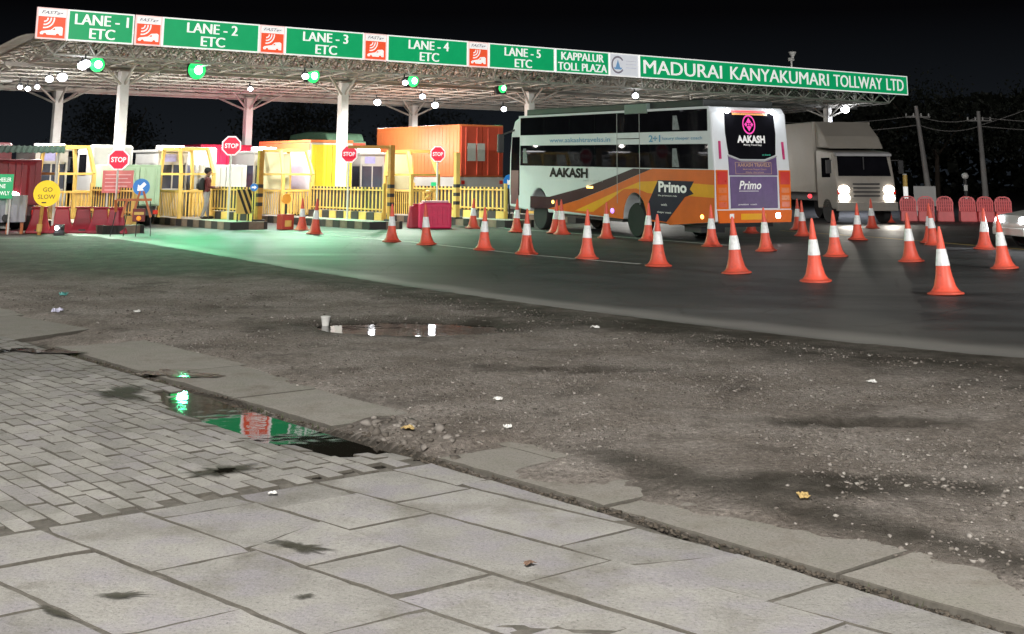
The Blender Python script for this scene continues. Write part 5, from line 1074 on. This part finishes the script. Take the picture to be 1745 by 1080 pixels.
# ------------------------------------------------------------------ plastic barriers
m_bar = mat('barrier_red', (.86, .17, .18), .45, .1, 4); m_mag = mat('barrier_magenta', (.66, .02, .10), .45, .12, 4)
bl0 = ['red plastic barrier next to the lorry, left end of the row', 'red plastic barrier in front of the white board', 'red plastic barrier right of the white board', 'red plastic barrier right of the stacked cones', 'red plastic barrier left of the last one in the row', 'red plastic barrier at the white car end of the row']
proto = None
for k, x in enumerate((16.3, 16.98, 17.7, 18.55, 19.22, 19.9)):
    if proto is None:
        t = proto = thing('water_barrier', bl0[0], 'barrier', (0, 0, 0), 0, 'red plastic barriers in a row at the right')
        outl = [(-.33, .0), (.33, .0), (.33, .78), (.24, .95), (.1, 1.0), (-.1, 1.0), (-.24, .95), (-.33, .78)]
        MB().pry(outl[:1] + outl[1:2] + [(.31, .42), (-.31, .42)], -.2, .2).build('tank', m_bar, t, bevel=.03)
        fr = MB(); pts = [(-.30, .42), (-.31, .78), (-.23, .93), (-.1, .98), (.1, .98), (.23, .93), (.31, .78), (.30, .42)]
        for a, b in zip(pts[:-1], pts[1:]): fr.bar((a[0], 0, a[1]), (b[0], 0, b[1]), .05, .05, (0, 1, 0))
        fr.build('arch_frame', m_bar, t); 
        for i in range(6): MB().box(-.22 + i * .088 - .018, -.22 + i * .088 + .018, -.03, .03, .42, .93).build('slat', m_bar, t)
        for z in (.55, .68, .81): MB().box(-.28, .28, -.024, .024, z - .012, z + .012).build('cross_slat', m_bar, t)
        MB().box(-.30, .30, .015, .03, .42, .9).build('back_web', mat('barrier_red_web', (.45, .04, .05), .5, .1), t)
    else: t = copy_tree(proto)
    t['label'] = bl0[k]; t.location = (x, 53.2 - (x - 16.3) * .22, 0); t.rotation_euler = (0, 0, R(-8 + random.gauss(0, 4)))
t = thing('magenta_barrier', 'magenta ribbed plastic barrier at the nose of the island by the orange lorry', 'barrier', (-2.62, 44.6, 0), R(12))
MB().box(-.55, .55, -.25, .25, 0, .86).build('tank', m_mag, t, bevel=.06)
for i in range(6): MB().box(-.46 + i * .17, -.37 + i * .17, -.285, -.24, .12, .74).build('rib', m_mag, t, bevel=.015)
MB().box(-.45, .45, -.2, .2, .861, .93).build('striped_top', mat('barrier_pink_top', (.70, .35, .42), .5, .3, 12), t, bevel=.02)
t = thing('red_barrier', 'red plastic block beside the magenta barrier', 'barrier', (-3.3, 45.0, 0), R(12)); MB().prism([(-1, -1), (1, -1), (1, 1), (-1, 1)], lambda a, b: (a * .3, b * .25, 0), lambda a, b: (a * .22, b * .12, .75)).build('block', m_dred, t, bevel=.03); MB().box(-.1, .1, -.06, .06, .75, .82).build('cap', m_dred, t, bevel=.01)
# far right clutter
t = thing('marker_post', 'yellow and white marker post right of the cream lorry', 'post', (17.4, 57, 0)); MB().tube((0, 0, 0), (0, 0, 1.35), .10, 10).build('post_lower', m_swhite, t); MB().tube((0, 0, 1.352), (0, 0, 1.85), .10, 10).build('post_band', m_yel, t); MB().lathe([(.1, 1.852), (.08, 1.9), (.02, 1.92)], 10).build('cap', m_white, t)
t = thing('white_board', 'pale blank board standing behind the red barriers', 'board', (19.2, 60, 0), R(-6)); MB().box(-.5, .5, 0, .05, .45, 1.35).build('panel', m_booth, t); MB().box(-.4, -.34, .05, .1, 0, 1.2).build('leg', m_white, t); MB().box(.34, .4, .05, .1, 0, 1.2).build('leg', m_white, t)
t = thing('striped_post', 'black and white banded post with a round head behind the barriers', 'post', (22.0, 62.5, 0))
for i in range(6): MB().tube((0, 0, i * .28), (0, 0, i * .28 + .278), .09, 10).build('band', (m_white, m_black)[i % 2], t)
MB().sphere((0, 0, 1.82), .16, 12, 8).build('round_head', m_white, t, smooth=60)
m_pole = mat('concrete_pole', (.34, .33, .32), .8, .12, 3)
def pole(lab, x, y, h, lean, arms):
    t = thing('utility_pole', lab, 'utility pole', (x, y, 0), 0, 'utility poles with wires at the right'); MB().tube((0, 0, 0), (lean, 0, h), .20, 10, .12).build('pole', m_pole, t, smooth=40)
    for z, w in arms:
        a = MB().bar((lean * z / h - w, 0, z), (lean * z / h + w, 0, z), .08, .08).build('cross_arm', m_pole, t)
        for q in (-.9, -.3, .3, .9): MB().lathe([(.03, 0), (.06, .04), (.04, .1), (.06, .14), (.02, .2)], 8, (lean * z / h + w * q, 0, z + .04)).build('insulator', m_white, a)
    return t
pole('leaning concrete pole left of the upright one at the right', 26.4, 81.5, 6.2, -.55, [(5.5, .8)]); pole('upright concrete pole nearer the right edge', 30.1, 82.0, 5.9, -.1, [(5.3, .8)])
def wire(lab, pts, grp='overhead wires at the right'):
    mb = MB()
    for (a, b) in zip(pts[:-1], pts[1:]):
        a, b = Vector(a), Vector(b); pv = a
        for i in range(1, 9):
            f = i / 8; q = a.lerp(b, f) - Vector((0, 0, 1.4 * f * (1 - f))); mb.tube(pv, q, .022, 4, cap=False); pv = q
    return tag(mb.build('overhead_wire', m_pole, fix=False), lab, 'wire', grp)
wire('upper of two wires strung between the utility poles', [(16, 84, 5.4), (25.85, 81.5, 5.6), (30.0, 82, 5.5), (45, 80, 5.3)]); wire('lower of two wires strung between the utility poles', [(16, 84, 4.9), (25.95, 81.5, 5.0), (30.0, 82, 4.95), (45, 80, 4.8)]); wire('thin wire rising from the upright pole to the upper right corner', [(30.0, 82, 5.0), (40, 84, 9.0)])
# ------------------------------------------------------------------ dark trees beyond
m_bark = mat('bark', (.06, .045, .035), .9, .3, 5); m_leafd = mat('foliage', (.014, .018, .012), .7, .5, 1.2)
def tree(x, y, h, r, lab, seed, squash=.8, n=4200):
    g = np.random.default_rng(seed); t = thing('tree', lab, 'tree', (x, y, 0), 0, 'dark trees beyond the plaza')
    tr = MB().tube((0, 0, 0), (.2, .1, h * .5), .22, 8, .13).build('trunk', m_bark, t); 
    for i in range(5):
        q = i * 1.26 + seed; MB().tube((.15, .08, h * .38), (r * .6 * math.cos(q), r * .6 * math.sin(q), h * (.6 + .06 * i)), .09, 6, .03).build('limb', m_bark, tr)
    cl = g.standard_normal((26, 3)) * np.array([r * .45, r * .45, r * .34 * squash]) + np.array([0, 0, h * .68])
    P = cl[g.integers(0, 26, n)] + g.standard_normal((n, 3)) * r * .16; mb = MB(); s = .12
    for p in P:
        a = g.standard_normal(3); a /= np.linalg.norm(a); b = np.cross(a, g.standard_normal(3)); b /= np.linalg.norm(b); k = s * (.6 + .8 * g.random())
        mb.v += [tuple(p + a * k), tuple(p + b * k * .6), tuple(p - a * k), tuple(p - b * k * .6)]; j = len(mb.v); mb.f.append((j - 4, j - 3, j - 2, j - 1))
    mb.build('crown', m_leafd, t, fix=False)
for k, (x, y, h, r, lb) in enumerate([(24.5, 92, 7.5, 4.2, 'dark tree behind the leaning utility pole'), (31, 94, 8.5, 4.6, 'dark tree between the two utility poles'), (38.5, 93, 8.0, 4.6, 'dark tree right of the upright utility pole, at the right edge'), (-17.5, 105, 7.8, 4.8, 'dark tree silhouette between the second and third columns'), (-33, 108, 8.4, 5.0, 'dark tree silhouette between the two leftmost columns'), (-8, 112, 7, 4.5, 'dark tree silhouette right of the column at the yellow lorry')]):
    tree(x, y, h, r, lb, k + 3)
g = np.random.default_rng(77); mb = MB()
for _ in range(9000):
    x = 14 + 80 * g.random(); hh = 7.5 + 3.5 * float(vnoise(x * .15, 3., 71)); p = np.array([x, 130 - .25 * x + 4 * g.standard_normal(), hh * g.random() ** .8]); a = g.standard_normal(3); a /= np.linalg.norm(a); b = np.cross(a, g.standard_normal(3)); b /= np.linalg.norm(b); k = .3 + .35 * g.random()
    mb.v += [tuple(p + a * k), tuple(p + b * k), tuple(p - a * k), tuple(p - b * k)]; j = len(mb.v); mb.f.append((j - 4, j - 3, j - 2, j - 1))
tag(mb.build('treeline', m_leafd, fix=False), kind='stuff')
# ------------------------------------------------------------------ person with a backpack on the second island
def skin(name, chains, m):
    me = bpy.data.meshes.new(name); V, E, Rr = [], [], []
    idx = {}
    for ch in chains:
        prev = None
        for p, r_ in ch:
            k = tuple(round(c, 4) for c in p)
            if k not in idx: idx[k] = len(V); V.append(p); Rr.append(r_)
            if prev is not None: E.append((prev, idx[k]))
            prev = idx[k]
    me.from_pydata(V, E, []); o = bpy.data.objects.new(name, me); C.objects.link(o); md = o.modifiers.new('skin', 'SKIN'); md.use_smooth_shade = True
    for d, r_ in zip(me.skin_vertices[0].data, Rr): d.radius = tuple(1.28 * q for q in r_) if isinstance(r_, tuple) else (1.28 * r_, 1.28 * r_)
    me.skin_vertices[0].data[0].use_root = True
    sb = o.modifiers.new('sub', 'SUBSURF'); sb.levels = 2; sb.render_levels = 2
    bpy.context.view_layer.update(); dg = bpy.context.evaluated_depsgraph_get(); ev = bpy.data.meshes.new_from_object(o.evaluated_get(dg)); bpy.data.objects.remove(o)
    ev.materials.clear(); ev.materials.append(m); ev.shade_smooth(); return ev
m_skin = mat('skin', (.22, .12, .075), .6, .08, 8); m_jack = mat('jacket_maroon', (.085, .010, .010), .8, .2, 12); m_trs = mat('trousers_grey', (.24, .225, .235), .8, .15, 12); m_hair = mat('hair_black', (.006, .005, .005), .9, .2, 20); m_shoe = mat('shoe_dark', (.03, .02, .02), .6, .2, 10); m_bag = mat('bag_black', (.009, .009, .010), .7, .3, 10)
person = thing('person', 'person in a dark red jacket and grey trousers with a black backpack on the island', 'person', SO(7.1, 2.15, .25), R(25))
pel = ((0, 0, .90), (.105, .14))
ch = [[pel, ((.0, 0, 1.05), (.10, .135)), ((-.01, 0, 1.25), (.115, .165)), ((-.01, 0, 1.38), (.10, .15)), ((.0, 0, 1.45), (.055, .06)), ((.02, 0, 1.50), (.05, .05)), ((.035, 0, 1.56), (.085, .072)), ((.045, 0, 1.63), (.095, .078)), ((.035, 0, 1.69), (.07, .06))]]
for s_, kx, fx2 in ((1, .07, .13), (-1, -.02, -.12)):
    ch.append([pel, ((0, s_ * .09, .84), .095), ((kx, s_ * .10, .48), .062), ((fx2 - .03, s_ * .11, .10), .042), ((fx2, s_ * .115, .035), .04), ((fx2 + .13, s_ * .125, .03), .032)])
def arm(s_, elbow, hand): return [((-.01, 0, 1.38), (.10, .15)), ((-.01, s_ * .20, 1.37), .062), (elbow, .046), (hand, .032), ((hand[0] + .045, hand[1], hand[2] + .0), (.03, .016)), ((hand[0] + .09, hand[1], hand[2] - .005), (.024, .013))]
hL, hR = (.26, .22, 1.10), (.27, -.20, 1.08)
ch += [arm(1, (.02, .25, 1.10), hL), arm(-1, (.02, -.25, 1.10), hR)]
for (hx, hy, hz), s_ in ((hL, 1), (hR, -1)):
    for j, dy in enumerate((-.018, -.006, .006, .018)): ch.append([((hx + .09, hy, hz - .005), (.024, .013)), ((hx + .115, hy + dy, hz - .006), .009), ((hx + .14 + .008 * (j in (1, 2)), hy + dy * 1.1, hz - .02), .008), ((hx + .15, hy + dy * 1.1, hz - .04), .007)])
    ch.append([((hx + .045, hy, hz), (.03, .016)), ((hx + .06, hy - s_ * .03, hz + .02), .009), ((hx + .09, hy - s_ * .035, hz + .025), .008)])
bme = skin('body', ch, m_jack); bme.materials.append(m_trs); bme.materials.append(m_skin)
for p in bme.polygons:
    c_ = p.center
    if c_.z < .93: p.material_index = 1
    elif c_.z > 1.475 or c_.x > .235: p.material_index = 2
body = link('body', bme, person)
MB().sphere((.02, 0, 1.655), .135, 14, 10, (1.0, .86, .92)).build('hair', m_hair, person, smooth=80).location = (-.012, 0, .012)
for s_ in (-1, 1):
    MB().sphere((.128, s_ * .032, 1.625), .011, 8, 6).build('eye', m_hair, person, smooth=80); MB().sphere((.04, s_ * .085, 1.61), .022, 8, 6, (.6, .4, 1)).build('ear', m_skin, person, smooth=80)
MB().sphere((.140, 0, 1.60), .018, 8, 6, (.8, .7, 1.2)).build('nose', m_skin, person, smooth=80); MB().sphere((.126, 0, 1.565), .018, 8, 6, (.4, 1.2, .35)).build('mouth', mat('lips', (.18, .06, .05), .5), person, smooth=80)
for s_, fx2 in ((1, .13), (-1, -.12)): MB().sphere((fx2 + .05, s_ * .12, .045), .13, 12, 8, (1.1, .42, .42)).build('shoe', m_shoe, person, smooth=80)
bag = thing('backpack', 'black backpack on the back of the person in dark red', 'backpack', SO(7.1, 2.15, .25), R(25))
MB().prism([(-.24, .98), (-.30, 1.02), (-.33, 1.15), (-.30, 1.36), (-.22, 1.44), (-.13, 1.42), (-.12, 1.0)], lambda x, z: (x, -.16, z), lambda x, z: (x, .16, z)).build('sack', m_bag, bag, bevel=.05, smooth=40)
MB().prism([(-.31, 1.02), (-.37, 1.06), (-.37, 1.2), (-.32, 1.24)], lambda x, z: (x, -.11, z), lambda x, z: (x, .11, z)).build('front_pocket', m_bag, bag, bevel=.03)
for s_ in (-1, 1):
    mb = MB(); pts = [(-.12, 1.40), (-.03, 1.50), (.09, 1.42), (.12, 1.28), (.04, 1.12), (-.12, 1.05)]
    for a, b in zip(pts[:-1], pts[1:]): mb.bar((a[0], s_ * .115, a[1]), (b[0], s_ * .125, b[1]), .045, .012, (1, 0, 0) if abs(a[0] - b[0]) < abs(a[1] - b[1]) else (0, 0, 1))
    mb.build('strap', m_bag, bag)

# ------------------------------------------------------------------ street lamps outside the frame: one behind the camera, two added to brighten the plaza
def street_lamp(lab, x, y, h, aim, W, col, cone_deg=110, rad=.25):
    t = thing('street_lamp', lab, 'street lamp', (x, y, 0), 0, 'street lamps beside the lot')
    d = Vector((aim[0] - x, aim[1] - y, 0)).normalized(); e = d * 1.2
    MB().tube((0, 0, 0), (0, 0, h), .11, 10, .07).build('pole', m_pole, t, smooth=40); MB().tube((0, 0, h - .1), (e.x, e.y, h + .15), .045, 8).build('arm', m_pole, t); MB().box(-.3, .3, -.3, .3, 0, .3).build('footing', m_pole, t)
    hd_ = MB().box(-.3, .3, -.18, .18, -.06, .08).build('lamp_head', m_dark, t, (e.x, e.y, h + .18), math.atan2(d.y, d.x), bevel=.03); MB().box(-.25, .25, -.14, .14, -.075, -.062).build('diffuser', m_lamp, hd_)
    v = Vector(aim) - Vector((x + e.x, y + e.y, h + .05)); l_ = lamp_light('street_lamp_light', (e.x, e.y, h + .05), t, W, col, size=R(cone_deg), blend=.5, rad=rad); l_.rotation_euler = v.to_track_quat('-Z', 'Y').to_euler()
LAMPS = [('tall street lamp behind the camera', -1.5, -9, 9.5, (0, 9, 0), 38000, (1, .96, .90), 120), ('tall street lamp left of the lot', -27, 14, 13, (2, 30, 1), 17000, (1, .97, .92), 110), ('tall street lamp right of the lot', 20, 6, 11, (15, 44, 1), 27000, (1, .97, .94), 110)]
for a in LAMPS: street_lamp(*a)
